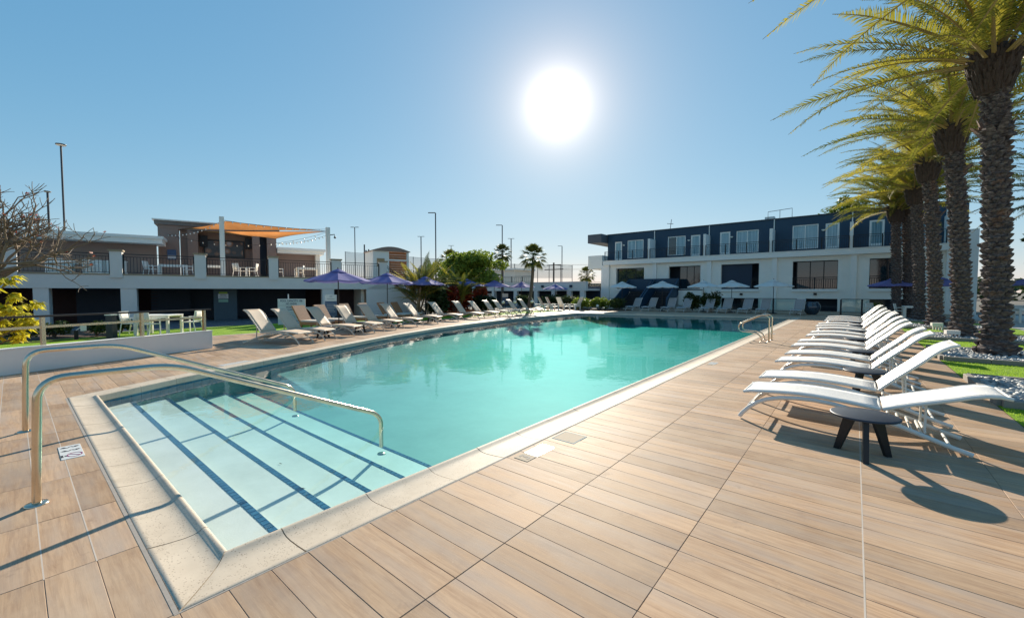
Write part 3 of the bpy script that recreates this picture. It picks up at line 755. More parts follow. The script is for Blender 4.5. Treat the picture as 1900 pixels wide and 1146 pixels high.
date_palm('date_palm', 'date palm of the back row at the frame edge, behind the dark hedge trees', (12.6, 31.0, 0), 6.9, (0, 0), 34, 50, FRD)

# generic leaf cloud --------------------------------------------------------
def leaves(m, cx_, cy_, cz_, rx, ry, rz, n, size, rnd, shell=.35, droop=0):
    vs = []; fs = []
    for _ in range(n):
        d = Vector((rnd.gauss(0, 1), rnd.gauss(0, 1), rnd.gauss(0, 1))).normalized() * (rnd.random() ** shell)
        c_ = Vector((cx_ + d.x * rx, cy_ + d.y * ry, cz_ + d.z * rz)); a = Vector((rnd.gauss(0, 1), rnd.gauss(0, 1), rnd.gauss(0, .6) - droop)).normalized(); b = a.cross(Vector((rnd.gauss(0, 1), rnd.gauss(0, 1), rnd.gauss(0, 1)))).normalized()
        s_ = size * rnd.uniform(.6, 1.3); o = len(vs)
        vs += [c_ - a * s_, c_ + b * s_ * .42, c_ + a * s_, c_ - b * s_ * .42]; fs.append((o, o + 1, o + 2, o + 3))
    m.add(vs, fs)
def branchy(m, p, d, L, r, depth, rnd, tips, spread=.6, up=.15, n=(2, 3), shrink=.72):
    q = p; P = [p]; rs = [r]
    for i in range(3):
        d = (d + Vector((rnd.gauss(0, .13), rnd.gauss(0, .13), rnd.gauss(0, .10) + up * .3))).normalized(); q = q + d * L / 3; P.append(q); rs.append(r * (1 - .3 * (i + 1) / 3))
    m.tube(P, rs, 6 if r > .03 else 4, cap=False); tips.append((q, d, depth))
    if depth == 0: return
    for _ in range(rnd.randint(*n)):
        e = (d + Vector((rnd.gauss(0, spread), rnd.gauss(0, spread), rnd.gauss(0, spread * .7) + up))).normalized()
        branchy(m, q if rnd.random() < .7 else P[2], e, L * shrink * rnd.uniform(.8, 1.15), r * .66, depth - 1, rnd, tips, spread, up, n, shrink)
def tree(name, label, cat, loc, trunkH, crown, n, size, mat, seed, bark=BARK, clumps=26, r=.14, sh=.4, lean=(0, 0), group=None):
    rnd = random.Random(seed); t = thing(name, label, cat, loc, 0, group); m = MB(); tips = []
    branchy(m, Vector((0, 0, 0)), Vector((lean[0], lean[1], 1)).normalized(), trunkH, r, 3, rnd, tips, .55, .25, (2, 3), .7)
    m.obj('trunk', bark, t); c_ = MB(); rx, ry, rz, cz = crown
    for k in range(clumps):
        a = rnd.uniform(0, 6.28); u = rnd.random() ** .5; e = rnd.uniform(-.8, 1)
        s_ = rnd.uniform(.28, .5) ; fl = math.sqrt(max(0, 1 - e * e * .8))
        leaves(c_, math.cos(a) * rx * u * fl * .85, math.sin(a) * ry * u * fl * .85, cz + e * rz * .75, rx * s_ * .75, ry * s_ * .75, rz * s_ * .8, n // clumps, size, rnd, sh)
    c_.obj('crown', mat, t); return t
tree('shade_tree', 'round leafy green tree with a forked tan trunk behind the left loungers', 'tree', (-26.0, 26.1, 0), 1.5, (3.7, 3.7, 1.75, 3.3), 13000, .16, LEAFG, 5, BARKL, 30, .16)
rnd = random.Random(6); m = MB()
tt = [o for o in C.objects if o.name.startswith('shade_tree')][0]
for k in range(14):   # long upright shoots that break the outline
    a = rnd.uniform(0, 6.28); r_ = rnd.uniform(.5, 3.4); x, y = math.cos(a) * r_, math.sin(a) * r_; z0 = 4.2 - r_ * .25
    for q in range(26):
        u = q / 26; leaves(m, x + u * .5, y, z0 + u * rnd.uniform(1.0, 1.25), .07, .07, .05, 3, .13, rnd)
m.obj('shoots', LEAFG, tt)
tree('hedge_tree', 'dark dense tree at the right edge behind the palm trunks', 'tree', (9.6, 35.6, 0), 2.0, (2.6, 1.6, 2.9, 4.3), 12000, .16, LEAFD, 8, BARK, 36)
tree('hedge_tree', 'dark green tree at the frame edge right of the back-row palm', 'tree', (14.2, 33.5, 0), 2.0, (3.2, 2, 3.2, 4.3), 12000, .16, LEAFD, 9, BARK, 36)
tree('hedge_tree', 'pale green treetop showing just above the hotel roof', 'tree', (-1.0, 52, 0), 3.2, (2.4, 2.4, 2.6, 8.4), 4000, .16, LEAFG, 11, BARK, 20)

def fan_palm(label, loc, H, seed, lean=(0, 0), size=1.0, group='fan palms beyond the pool'):
    rnd = random.Random(seed); t = thing('fan_palm', label, 'palm tree', loc, 0, group); n = 10
    P = [Vector((lean[0] * math.sin(i / n * 1.57), lean[1] * i / n, H * i / n)) for i in range(n + 1)]
    MB().tube(P, [.17 - .05 * i / n for i in range(n + 1)], 8).obj('trunk', BARK, t); top = P[-1]
    m = MB()
    for k in range(34):
        a = k * 2.4 + rnd.uniform(-.2, .2); el = R(80) - R(135) * k / 34; L = .75 * size
        d = Vector((math.cos(a) * math.cos(el), math.sin(a) * math.cos(el), math.sin(el))); h = top + d * L; s_ = Vector((-math.sin(a), math.cos(a), 0)); u_ = d.cross(s_)
        for q in range(13):
            th = (q - 6) * .2; e = (d * math.cos(th) + s_ * math.sin(th)).normalized(); l = .75 * size * (1 - .25 * abs(th)); w_ = s_ * math.cos(th) * .04 - d * math.sin(th) * .04
            m.add([h - w_, h + e * l * .5 - w_ * 1.3 + u_ * .05, h + e * l + Vector((0, 0, -.18 * size)), h + e * l * .5 + w_ * 1.3 + u_ * .05, h + w_], [(0, 1, 2, 3, 4)])
        m.tube([top, h], .015, 3, cap=False)
    m.obj('crown', leafmat('fan_leaf_%d' % seed, (.03, .05, .01), (.16, .17, .03), .3), t); return t
fan_palm('small fan palm with a curved trunk standing alone against the sky', (-22.2, 29.1, 0), 4.6, 1, (.5, 0))
fan_palm('fan palm top rising behind the round leafy tree', (-32.9, 37.9, 0), 6.2, 2)
fan_palm('low fan palm between the feathery palms and the round leafy tree', (-33.6, 30.2, 0), 5.0, 3)
fan_palm('pale fan palm beside the left end of the hotel building', (-28.2, 50, 0), 3.9, 4)
# feathery clumping palms and red ti plants left of centre
for k, (x, y, H, nf) in enumerate([(-21.4, 16.6, 1.9, 60), (-22.8, 18.6, 2.1, 56), (-22.1, 20.6, 1.5, 50)]):
    t = thing('feather_palm', ['tall feathery palm clump right beside the stair tower', 'middle feathery palm clump behind the third purple umbrella', 'low feathery palm clump left of the round leafy tree'][k], 'palm', (x, y, 0), 0, 'feathery palms by the stair')
    rnd = random.Random(k + 80); mt_ = MB()
    for q in range(6): mt_.tube([(rnd.uniform(-.4, .4), rnd.uniform(-.4, .4), 0), (rnd.uniform(-.5, .5), rnd.uniform(-.5, .5), H)], .06, 6)
    mt_.obj('stems', BARKL, t)
    for q in range(nf):
        a = q * 2.4; el = R(80) - R(60) * q / nf + rnd.uniform(-.1, .1); s_ = rnd.uniform(.5, .72)
        o = put('frond', (FRD + FR)[q % 4], t, (rnd.uniform(-.4, .4), rnd.uniform(-.4, .4), H * rnd.uniform(.5, 1)))
        o.rotation_euler = (Matrix.Rotation(a, 4, 'Z') @ Matrix.Rotation(-(el - .3), 4, 'Y') @ Matrix.Rotation(rnd.uniform(-.5, .5), 4, 'X')).to_euler(); o.scale = (s_,) * 3
def shrub(label, loc, r, mat, seed, n=2500, size=.12, name='shrub', cat='shrub', group=None, up=0, stems=True):
    rnd = random.Random(seed); t = thing(name, label, cat, loc, 0, group); m = MB()
    for k in range(9):
        a = rnd.uniform(0, 6.28); u = rnd.random() ** .5 * .6
        leaves(m, math.cos(a) * u * r[0], math.sin(a) * u * r[1], r[2] * (.55 + .35 * rnd.random()), r[0] * .5, r[1] * .5, r[2] * .48, n // 9, size, rnd, .5, .2)
    m.obj('foliage', mat, t)
    s_ = MB()
    for k in range(6): s_.tube([(0, 0, 0), (rnd.uniform(-.4, .4) * r[0], rnd.uniform(-.4, .4) * r[1], r[2] * .9)], .02, 4)
    s_.obj('stems', BARK, t); return t
for k, (x, y, a, b, mt) in enumerate([(-21.0, 19.2, .8, 1.5, LEAFR), (-22.4, 21.4, .9, 1.9, LEAFR), (-22.9, 23.6, .9, 1.7, LEAFR), (-21.6, 22.6, 1.0, 1.1, LEAFD), (-20.9, 17.6, .8, 1.5, LEAFD)]):
    shrub(['red ti plant under the third purple umbrella', 'tallest red ti plant behind the third and fourth umbrellas', 'red ti plant near the small white parasol', 'dark green shrub below the red ti plants', 'dark green shrub at the foot of the outdoor stair'][k], (x, y, 0), (a, a, b), mt, 40 + k, 1800, .16, 'garden_shrub', 'shrub', 'planting by the stair')
for k, (x, y, a, b, mt) in enumerate([(-19.3, 33.2, 1.1, .85, LEAFG), (-17.6, 33.6, 1.1, .9, LEAFG), (-16.4, 34.3, .9, .8, LEAFD), (-21.2, 34.2, 1.3, 1.0, LEAFD), (-8.9, 35.9, .9, 1.3, LEAFD), (-10.3, 35.8, .9, 1.2, LEAFD), (-23.5, 35.0, 1.5, 1.1, LEAFD), (-27.0, 34.2, 1.4, 1.0, LEAFD)]):
    shrub(['yellow-green shrub left of the hotel corner', 'bushy shrub in the bed at the hotel corner', 'dark shrub at the foot of the first navy stair', 'dark shrub behind the white slatted chairs', 'dark leafy plant between the navy stair and the white wall', 'dark spiky plant at the foot of the second navy stair', 'low dark shrub left of the white slatted chairs', 'low dark shrub below the far terrace wall'][k], (x, y, 0), (a, .8, b), mt, 60 + k, 1600, .11, 'bed_shrub', 'shrub', 'shrubs along the far deck')
tag(MB().box(-24, 32.4, 0, -15.2, 34.9, .08).obj('planting_bed', SOIL), 'low brown planting bed at the hotel corner', kind='structure')
# ================================================================ LEFT FOREGROUND: bare tree, yellow bush
rnd = random.Random(12); t = thing('bare_tree', 'leafless branching tree at the left edge in front of the terrace', 'tree', (-22.9, -1.5, 0)); m = MB(); tips = []
branchy(m, Vector((0, 0, 0)), Vector((.05, .12, 1)).normalized(), 1.5, .14, 0, rnd, tips)
tips = []
for q, d in enumerate([(.1, -.4, 1.2), (.35, .6, 1.1), (.1, 1.0, .6), (.1, 1.2, .25), (.1, .15, 1.4), (-.5, -.3, 1.2), (.4, .3, 1.3), (.2, .8, .9)]):
    branchy(m, Vector((.07, .16, 1.45)), Vector(d).normalized(), 1.35, .085, 5, rnd, tips, .42, .06, (2, 3), .74)
m.obj('trunk', plain('pale_grey_bark', (.24, .18, .13), .9, var=.35, scale=8, bump=.6), t)
lm = MB()
for (q, d, dep) in tips:
    if dep == 0 and rnd.random() < .05: leaves(lm, q.x, q.y, q.z, .06, .06, .06, 3, .06, rnd)
lm.obj('leaf_cluster', LEAFR, t)
t = thing('yellow_bush', 'yellow-green leafy bush at the left edge leaning over the ramp rail', 'bush', (-16.7, -.75, 0)); rnd = random.Random(21)
s_ = MB(); m = MB()
cl = []
for k in range(64):
    a = rnd.uniform(0, 6.28); u = rnd.random() ** .5; z_ = rnd.uniform(.4, 2.1); rr = 1.15 * math.sqrt(max(.08, 1 - ((z_ - 1.05) / 1.15) ** 2)); cl.append((math.cos(a) * u * rr, math.sin(a) * u * rr, z_))
for (x, y, z_) in cl:
    s_.tube([(0, 0, 0), (x * .5, y * .5, z_ * .6), (x, y, z_)], .015, 4)
    for q in range(9):    # whorls of drooping compound leaves
        a = rnd.uniform(0, 6.28); ln = rnd.uniform(.18, .34); c_ = Vector((x + rnd.uniform(-.12, .12), y + rnd.uniform(-.12, .12), z_ + rnd.uniform(-.1, .1)))
        for w_ in range(7):
            b = a + (w_ - 3) * .33; e = Vector((math.cos(b), math.sin(b), -.25 - rnd.random() * .7)).normalized(); sd = Vector((-math.sin(b), math.cos(b), 0)); l = ln * rnd.uniform(.7, 1)
            m.add([c_, c_ + e * l * .5 + sd * l * .16 + Vector((0, 0, .05)), c_ + e * l, c_ + e * l * .5 - sd * l * .16 + Vector((0, 0, .05))], [(0, 1, 2, 3)])
s_.obj('stems', BARK, t); m.obj('foliage', LEAFY, t)
# ---------------------------------------------------------------- left garden ground
sheet('left_lawn', -22.6, -3, -18.02, 13.5, .004, TURF, 'strip of turf between the ramp and the terrace', 10, 30)
sheet('left_gravel', -31, -6, -22.6, 17, -.004, GRAV, 'bed of bluish gravel under the terrace', 6, 10, .0)
sheet('mulch_bed', -25.5, -6, -19.9, 2.3, .02, SOIL, 'brown mulch bed around the bare tree', 10, 12, .06)
sheet('back_lawn', -21.5, 13.5, -18.9, 30, .003, TURF, 'thin lawn behind the far left loungers', 6, 20)
for k, (x, y) in enumerate([(-21.4, .9), (-21.0, 1.9), (-22.2, 2.7), (-20.6, .1)]):
    shrub(['low green plant in the mulch behind the ramp rail', 'low plant beside the small white garden lamp', 'low dark plant near the white dining table', 'low plant at the foot of the yellow bush'][k], (x, y, 0), (.5, .5, .45), LEAFD, 90 + k, 500, .07, 'ground_plant', 'plant', 'low plants in the mulch bed')
t = thing('garden_lamp', 'small white and black garden lamp in the mulch bed', 'lamp', (-20.3, 1.35, 0)); MB().box(-.05, -.05, 0, .05, .05, .3).obj('stake', BLACK, t); MB().box(.02, .1, .28, .14, .24, .46).obj('lamp_head', WHITE, t); MB().tube([(0, 0, .3), (.05, .15, .45)], .012, 6).obj('arm', WHITE, t)
# low wall with its ramp rail ------------------------------------------------
a, b = Vector((-11.2, -3.2, 0)), Vector((-14.12, 3.62, 0)); d = (b - a).normalized(); rz = math.atan2(d.y, d.x); L = (b - a).length
t = thing('low_wall', 'low grey stucco ramp wall with a steel and dark timber handrail', 'wall', a, rz)
bev(MB().box(0, 0, 0, L, .16, .485).obj('wall_body', STUCG, t), .006)
MB().box(-.0, -.008, .487, L + .008, .168, .51).obj('wall_cap', WHITE, t)
for (x, y) in ((-14.22, 3.40), (-13.62, 1.98), (-12.92, .34), (-12.2, -1.3)):
    s_ = (Vector((x, y, 0)) - a).dot(d); MB().box(s_ - .03, .05, .511, s_ + .03, .12, 1.085).obj('post', STEEL, t)
MB().box(0, .045, 1.086, L + .02, .125, 1.125).obj('handrail', plain('dark_timber_rail', (.05, .035, .03), .35, bs=60), t)
MB().box(0, .07, .86, L - .2, .10, .91).obj('mid_rail', STEEL, t)
t = thing('bollard_light', 'grey wedge-topped bollard light behind the ramp rail', 'bollard', (-19.6, 2.15, 0), .6); MB().slab([(-.13, 0), (.13, 0), (.10, .78), (-.13, .80)], -.08, .08).obj('body', DGREY, t); MB().box(-.15, -.1, .80, .12, .1, .84).obj('cap', WHITE, t)

# ================================================================ HANDRAILS, LADDER
def rail(name, label, x, pts, base, foot, r=.022):
    t = thing(name, label, 'handrail', (x, 0, 0), 0, 'steel stair rails over the pool steps')
    MB().tube(rounded([(0, y, z) for y, z in pts], .17, 8), r, 14).obj('rail_tube', STEEL, t)
    MB().lathe([(.001, .016), (.03, .016), (.06, .012), (.068, .004), (.068, 0)], 20, (0, base, 0)).obj('base_plate', STEEL, t)
    MB().lathe([(.001, .014), (.05, .012), (.055, 0)], 16, (0, foot[0], foot[1])).obj('foot_plate', STEEL, t)
rail('pool_handrail', 'polished steel handrail over the pool steps, the one nearer the camera', -4.72, [(.07, 0), (.10, .945), (.90, .945), (2.93, .045), (3.02, -.06), (3.02, -.42)], .07, (3.02, -.515), .027)
rail('pool_handrail', 'polished steel handrail over the pool steps, the farther one', -7.3, [(.05, 0), (.08, .92), (.85, .92), (2.93, .015), (3.02, -.1), (3.02, -.42)], .05, (3.02, -.515), .027)
for k, y in enumerate((15.46, 16.07)):
    t = thing('pool_ladder_rail', ['curved steel ladder grab rail on the right pool edge, nearer of the two', 'curved steel ladder grab rail on the right pool edge, farther of the two'][k], 'grab rail', (0, y, 0), 0, 'ladder grab rails')
    MB().tube(rounded([(-2.1, 0, 0), (-2.1, 0, .84), (-2.32, 0, .87), (-2.98, 0, .53), (-2.96, 0, .30), (-2.50, 0, .28), (-2.33, 0, .18), (-2.30, 0, 0)], .12, 7), .022, 12).obj('rail_tube', STEEL, t)
    for x in (-2.1, -2.3): MB().lathe([(.001, .014), (.045, .012), (.05, 0)], 12, (x, 0, 0)).obj('base_plate', STEEL, t)

# deck plates ----------------------------------------------------------------
def text(body, size, mat, parent, loc, rot=(0, 0, 0), align='CENTER', name='lettering', ext=.0008, w=None):
    c_ = bpy.data.curves.new(name, 'FONT'); c_.body = body; c_.size = size; c_.extrude = ext; c_.align_x = align; c_.align_y = 'CENTER'; c_.resolution_u = 3; c_.offset = size * .018
    tmp = bpy.data.objects.new(name, c_); C.objects.link(tmp); dg = bpy.context.evaluated_depsgraph_get(); dg.update()
    me = bpy.data.meshes.new_from_object(tmp.evaluated_get(dg)); bpy.data.objects.remove(tmp); bpy.data.curves.remove(c_)
    me.materials.clear(); me.materials.append(mat)
    o = put(name, me, parent, loc, rot)
    if w: o.scale = (w, 1, 1)
    return o
t = thing('no_diving_tile', 'white tile set in the deck with a no diving symbol', 'tile', (-6.02, .335, 0), R(90))
# local x runs away from the camera (+Y), local y runs toward -X
MB().cbox(-.085, -.25, -.004, .075, .25, .0045, .002).obj('plate', PLATE, t)
wvm = MB()
for ly in (.175, .045):
    P = [(-.062 + .115 * v_, ly + .016 * math.sin(v_ * 14), .0055) for v_ in [i / 30 for i in range(31)]]
    for p0, p1 in zip(P, P[1:]): wvm.bar(p0, p1, .011, .0015)
    for e, lx in ((-1, -.075), (1, .066)): wvm.add([(lx, ly, .0058), (lx - e * .035, ly + .026, .0058), (lx - e * .035, ly - .026, .0058)], [(0, 1, 2) if e < 0 else (0, 2, 1)])
wvm.obj('wave_marks', INK, t)
rg_ = MB(); P = [(.012 + .050 * math.sin(i / 32 * 6.2832), -.135 + .07 * math.cos(i / 32 * 6.2832), .0055) for i in range(33)]
for p0, p1 in zip(P, P[1:]): rg_.bar(p0, p1, .009, .0015)
rg_.bar((-.02, -.09, .0055), (.045, -.18, .0055), .009, .0015)
rg_.obj('prohibition_ring', plain('purple_red_ink', (.25, .03, .12), .6, bump=0), t)
text('NO\nDIVING', .026, INK, t, (-.062, -.14, .005), (0, 0, R(-90)))
def depthmark(x, y, label, rz=0, txt='3 FT'):
    t = thing('depth_marker', label, 'depth marker', (x, y, 0), rz)
    for q in range(3): MB().cbox(-.08, q * .157, -.004, .08, q * .157 + .152, .0035, .002).obj('marker_tile', DECKP if q == 0 else PLATE, t)
    text('3', .16, INK, t, (0, .08, .0042), (0, 0, R(90)))
    text('FT', .09, PLATE2, t, (0, .30, .0042), (0, 0, R(90))); return t
DECKP = plain('beige_marker_tile', (.46, .37, .27), .75, bump=0, spec=.15); PLATE2 = plain('faint_grey_ink', (.55, .53, .5), .5, bump=0)
depthmark(-2.42, 3.05, 'worn depth marker reading 3 beside the near coping joint')
depthmark(-2.42, 9.7, 'pale depth marker plate midway along the right pool edge')
depthmark(-2.40, 18.3, 'pale depth marker plate just beyond the pool ladder')
t = thing('depth_marker', 'white depth marker plate on the left pool deck near the steps', 'depth marker', (-10.72, 3.15, 0), R(24)); MB().cbox(-.09, -.35, -.004, .09, .35, .0045, .002).obj('marker_tile', PLATE, t)
t = thing('skimmer_lid', 'square skimmer lid flush with the deck beside the right coping', 'lid', (-2.385, 3.87, 0)); MB().cbox(-.13, -.13, -.003, .13, .13, .0035, .002).obj('lid_plate', DECKP, t)
fr_ = MB()
for q in ((-.14, -.14, .14, -.132), (-.14, .132, .14, .14), (-.14, -.132, -.132, .132), (.132, -.132, .14, .132)): fr_.box(q[0], q[1], -.003, q[2], q[3], .004)
fr_.obj('lid_frame', TGR, t); MB().lathe([(.001, .0005), (.012, 0)], 12, (.05, -.09, .004)).obj('finger_hole', INK, t)

# ================================================================ LOUNGERS
SEAT = [(.04, .352), (.12, .372), (.25, .385), (.42, .400), (.6, .410), (.75, .410), (.9, .402), (1.05, .390), (1.2, .375), (1.335, .36)]
ARCH = [(.0, .02), (.045, .085), (.11, .16), (.19, .228), (.30, .285), (.44, .325), (.6, .345), (.76, .35), (.92, .338), (1.1, .305), (1.3, .255), (1.5, .195), (1.7, .125), (1.88, .06), (2.02, .018)]
BACK = [(0, 0), (.12, .004), (.25, .006), (.4, .004), (.55, .002), (.68, .006), (.78, .0), (.86, -.02), (.93, -.055)]
def make_lounger(label, sm, fm, ang, group, zoff=0):
    t = thing('sun_lounger', label, 'sun lounger', (0, 0, 0), 0, group); W = .64
    MB().strip(SEAT, .03, W - .03, .006, 6, .006).obj('seat', sm, t)
    for y in (.015, W - .015):
        MB().tube([(x, y, z - .012) for x, z in SEAT], .015, 8, flat=(1, 1.3)).obj('seat_rail', fm, t)
        MB().tube([(x, y + (.018 if y < .3 else -.018) * 0, z) for x, z in ARCH], .017, 8, flat=(.9, 1.45)).obj('leg_runner', fm, t)
    bk = MB().strip(BACK, .03, W - .03, .006, 6, .006).obj('backrest', sm, t, (1.355, 0, .362), (0, -ang, 0))
    for y in (.015, W - .015):
        MB().tube([(x, y, z - .012) for x, z in BACK], .014, 8, flat=(1, 1.3)).obj('back_rail', fm, bk)
    MB().tube([(.92, .015, -.055), (.92, W - .015, -.055)], .013, 8).obj('top_bar', fm, bk)
    for (x, z) in ((.13, .20), (.05, .345), (1.335, .345), (1.42, .222), (1.5, .200), (1.58, .174), (1.66, .146), (1.86, .078)):
        MB().tube([(x, .02, z), (x, W - .02, z)], .014, 8).obj('cross_bar', fm, t)
    # prop from the back to the ratchet
    cx_ = 1.355 + math.cos(ang) * .36; cz_ = .362 + math.sin(ang) * .36 - .02; fx = 1.66 if ang < .6 else 1.60
    for y in (.12, W - .12): MB().bar((cx_, y, cz_), (fx + .03, y, .15), .018, .028).obj('back_prop', fm, t)
    MB().tube([(fx + .03, .08, .158), (fx + .03, W - .08, .158)], .012, 8).obj('prop_bar', fm, t)
    return t
RX = -1.10
gR = 'white sun loungers lined up on the right deck'
LR = [(5.87, R(19)), (6.97, R(46)), (8.78, R(46)), (9.95, R(44)), (11.5, R(46)), (12.6, R(47)), (14.4, R(45)), (15.6, R(47)), (17.3, R(46)), (18.6, R(46)), (20.0, R(45)), (22.3, R(47)), (24.0, R(46)), (25.9, R(46))]
words = ['first', 'second', 'third', 'fourth', 'fifth', 'sixth', 'seventh', 'eighth', 'ninth', 'tenth', 'eleventh', 'twelfth', 'thirteenth', 'last']
lowl = make_lounger('white sun lounger with its back nearly flat, first of the right row', SLING, FRAMEW, LR[0][1], gR)
lowl.location = (RX, LR[0][0], 0)
hi = make_lounger('white sun lounger with raised back, second in the right row behind the flat-backed one', SLING, FRAMEW, R(46), gR); hi.location = (RX, LR[1][0], 0)
for k in range(2, 14):
    o_ = dup(hi, (RX + random.uniform(-.06, .06), LR[k][0], 0), R(random.uniform(-2.2, 2.2)), 'white sun lounger with raised back, %s of the right row from the camera' % words[k])
    for c_ in C.objects[-12:] if False else []: pass
# side tables
def make_table(label, group):
    t = thing('side_table', label, 'side table', (0, 0, 0), 0, group)
    MB().lathe([(.001, .387), (.25, .387), (.266, .392), (.272, .40), (.268, .409), (.258, .413), (.001, .413)], 40).obj('table_top', TABLE, t)
    for k in range(3):
        a = R(-100 + 120 * k); c_, s_ = math.cos(a), math.sin(a)
        m = MB(); w_ = .022
        pts = [(.06, .385), (.16, .385), (.25, .0), (.20, .0)]
        v = []
        for side in (-1, 1):
            for r_, z in pts: v.append((r_ * c_ - side * w_ * s_, r_ * s_ + side * w_ * c_, z))
        m.add(v, [(0, 1, 2, 3), (7, 6, 5, 4), (0, 4, 5, 1), (1, 5, 6, 2), (2, 6, 7, 3), (3, 7, 4, 0)]); m.obj('leg', BLACK, t)
    MB().lathe([(.001, .36), (.09, .36), (.09, .384)], 16).obj('hub', BLACK, t)
    return t
gT = 'round blue-black side tables between the loungers'
tb = make_table('round blue-black three-legged side table in front of the flat-backed lounger', gT); tb.location = (.10, 5.27, 0); tb.rotation_euler = (0, 0, .25)
for k, (x, y) in enumerate([(.15, 8.25), (.15, 11.0), (.07, 13.75), (.09, 16.6), (.08, 19.4), (.06, 21.3)]):
    dup(tb, (x, y, 0), random.uniform(0, 2), 'round blue-black side table beside the %s white lounger of the right row' % ['third', 'fifth', 'seventh', 'ninth', 'eleventh', 'twelfth'][k])
# left row --------------------------------------------------------------------
gL = 'beige sun loungers along the left pool edge'
lb = make_lounger('beige sun lounger nearest the ramp wall, its back turned to the terrace', SLINGB, FRAMEB, R(50), gL)
def ldir(y):
    for a, b in zip(LEFT, LEFT[1:]):
        if a[1] <= y <= b[1]: t_ = Vector((b[0] - a[0], b[1] - a[1])).normalized(); return math.atan2(t_.x, t_.y)
    return 0
LL = [(-12.82, 5.45), (-13.2, 6.42), (-13.86, 7.82), (-14.32, 8.95), (-14.95, 10.35), (-15.42, 11.8), (-16.1, 13.6), (-16.55, 15.4), (-16.75, 17.3), (-16.95, 18.9), (-17.1, 20.3), (-17.3, 21.5), (-17.6, 23.3), (-17.8, 24.9)]
for k, (x, y) in enumerate(LL):
    # pool-facing foot is local x=0 ; local +x points away from the pool
    slope = -ldir(y)                                   # edge leans by this angle
    ang = math.pi - slope * 1.0 + R(random.uniform(-2, 2)) + R(2)
    ang = math.pi + R(27 if y < 8 else 22 if y < 14 else 14)
    if k == 0: o = lb; o.location = (x, y, 0); o.rotation_euler = (0, 0, ang)
    else: o = dup(lb, (x, y, 0), ang + R(random.uniform(-2, 2)), 'beige sun lounger, %s of the left row from the ramp wall' % words[k])
    # local y grows to the side: shift so the near foot is at (x,y)
    off_ = Matrix.Rotation(ang, 3, 'Z') @ Vector((0, -.64, 0)); o.location = (x + off_.x, y + off_.y, 0)
# small dark tables in the left row
for k, (x, y) in enumerate([(-14.25, 6.9), (-15.1, 8.75), (-16.3, 11.3), (-17.3, 14.2)]):
    o = dup(tb, (x, y, 0), random.uniform(0, 2), 'dark side table among the left loungers, %s from the ramp wall' % words[k], 'dark side tables in the left row')
# far row, facing the pool: heads toward +Y
fr0 = make_lounger('grey sun lounger at the left end of the far row under the first white umbrella', plain('grey_mesh_sling', (.36, .34, .33), .7, bs=400, bump=.4), plain('pale_grey_powder_coat', (.62, .62, .60), .4, bump=0), R(55), 'grey sun loungers in the far row')
FX = [-15.05, -13.7, -12.15, -10.95, -9.25, -8.0, -6.65, -5.5, -3.45]
for k, x in enumerate(FX):
    y = 33.2 + .1 * k
    if k == 0: o = fr0
    else: o = dup(fr0, (0, 0, 0), 0, 'grey sun lounger in the far row, %s counted from the left end' % words[k] if k < 8 else 'grey sun lounger standing alone next to the big round planter pot')
    ang = R(90 - 4); o.location = (x + .64, y, 0); o.rotation_euler = (0, 0, ang)
# brown wicker loungers behind the left row
def wicker(label):
    t = thing('wicker_lounger', label, 'lounger', (0, 0, 0), 0, 'brown wicker loungers behind the left row')
    MB().box(0, 0, .20, 1.3, .66, .32).obj('base_frame', WICK, t)
    for x, y in ((.05, .05), (.05, .61), (1.25, .05), (1.25, .61)): MB().box(x - .03, y - .03, 0, x + .03, y + .03, .2).obj('leg', WICK, t)
    bev(MB().box(0, .02, .321, 1.28, .64, .39).obj('seat_cushion', CUSH, t), .02)
    b_ = MB().box(0, 0, -.02, .78, .66, .05).obj('backrest', WICK, t, (1.3, 0, .33), (0, -R(58), 0)); return t
wk = wicker('brown wicker lounger with cream cushion behind the POOL CAPACITY sign')
WK = [(-17.3, 8.9), (-17.7, 10.0), (-18.5, 11.6), (-18.9, 12.9), (-19.3, 14.3), (-19.6, 15.4)]
for k, (x, y) in enumerate(WK):
    if k == 0: wk.location = (x, y, 0); wk.rotation_euler = (0, 0, math.pi + R(22))
    else: dup(wk, (x, y, 0), math.pi + R(22 + random.uniform(-5, 5)), 'brown wicker lounger with cream cushion, %s behind the left row from the rules sign' % words[k])
for k, (x, y) in enumerate([(-20.3, 19.2), (-20.9, 20.6), (-21.4, 21.9)]):
    t = thing('orange_lounger', ['orange-cushioned lounge chair near the forked tree, first from the stair', 'orange-cushioned lounge chair near the forked tree, middle one', 'orange-cushioned lounge chair right beside the forked trunk'][k], 'lounge chair', (x, y, 0), math.pi + R(15), 'orange lounge chairs')
    MB().box(0, 0, .2, 1.2, .6, .3).obj('seat', ORANGE, t); MB().box(0, 0, 0, .65, .6, .07).obj('backrest', ORANGE, t, (1.2, 0, .25), (0, -R(55), 0))
    for a, b in ((.05, .05), (.05, .55), (1.15, .05), (1.15, .55)): MB().box(a - .02, b - .02, 0, a + .02, b + .02, .2).obj('leg', BARK, t)

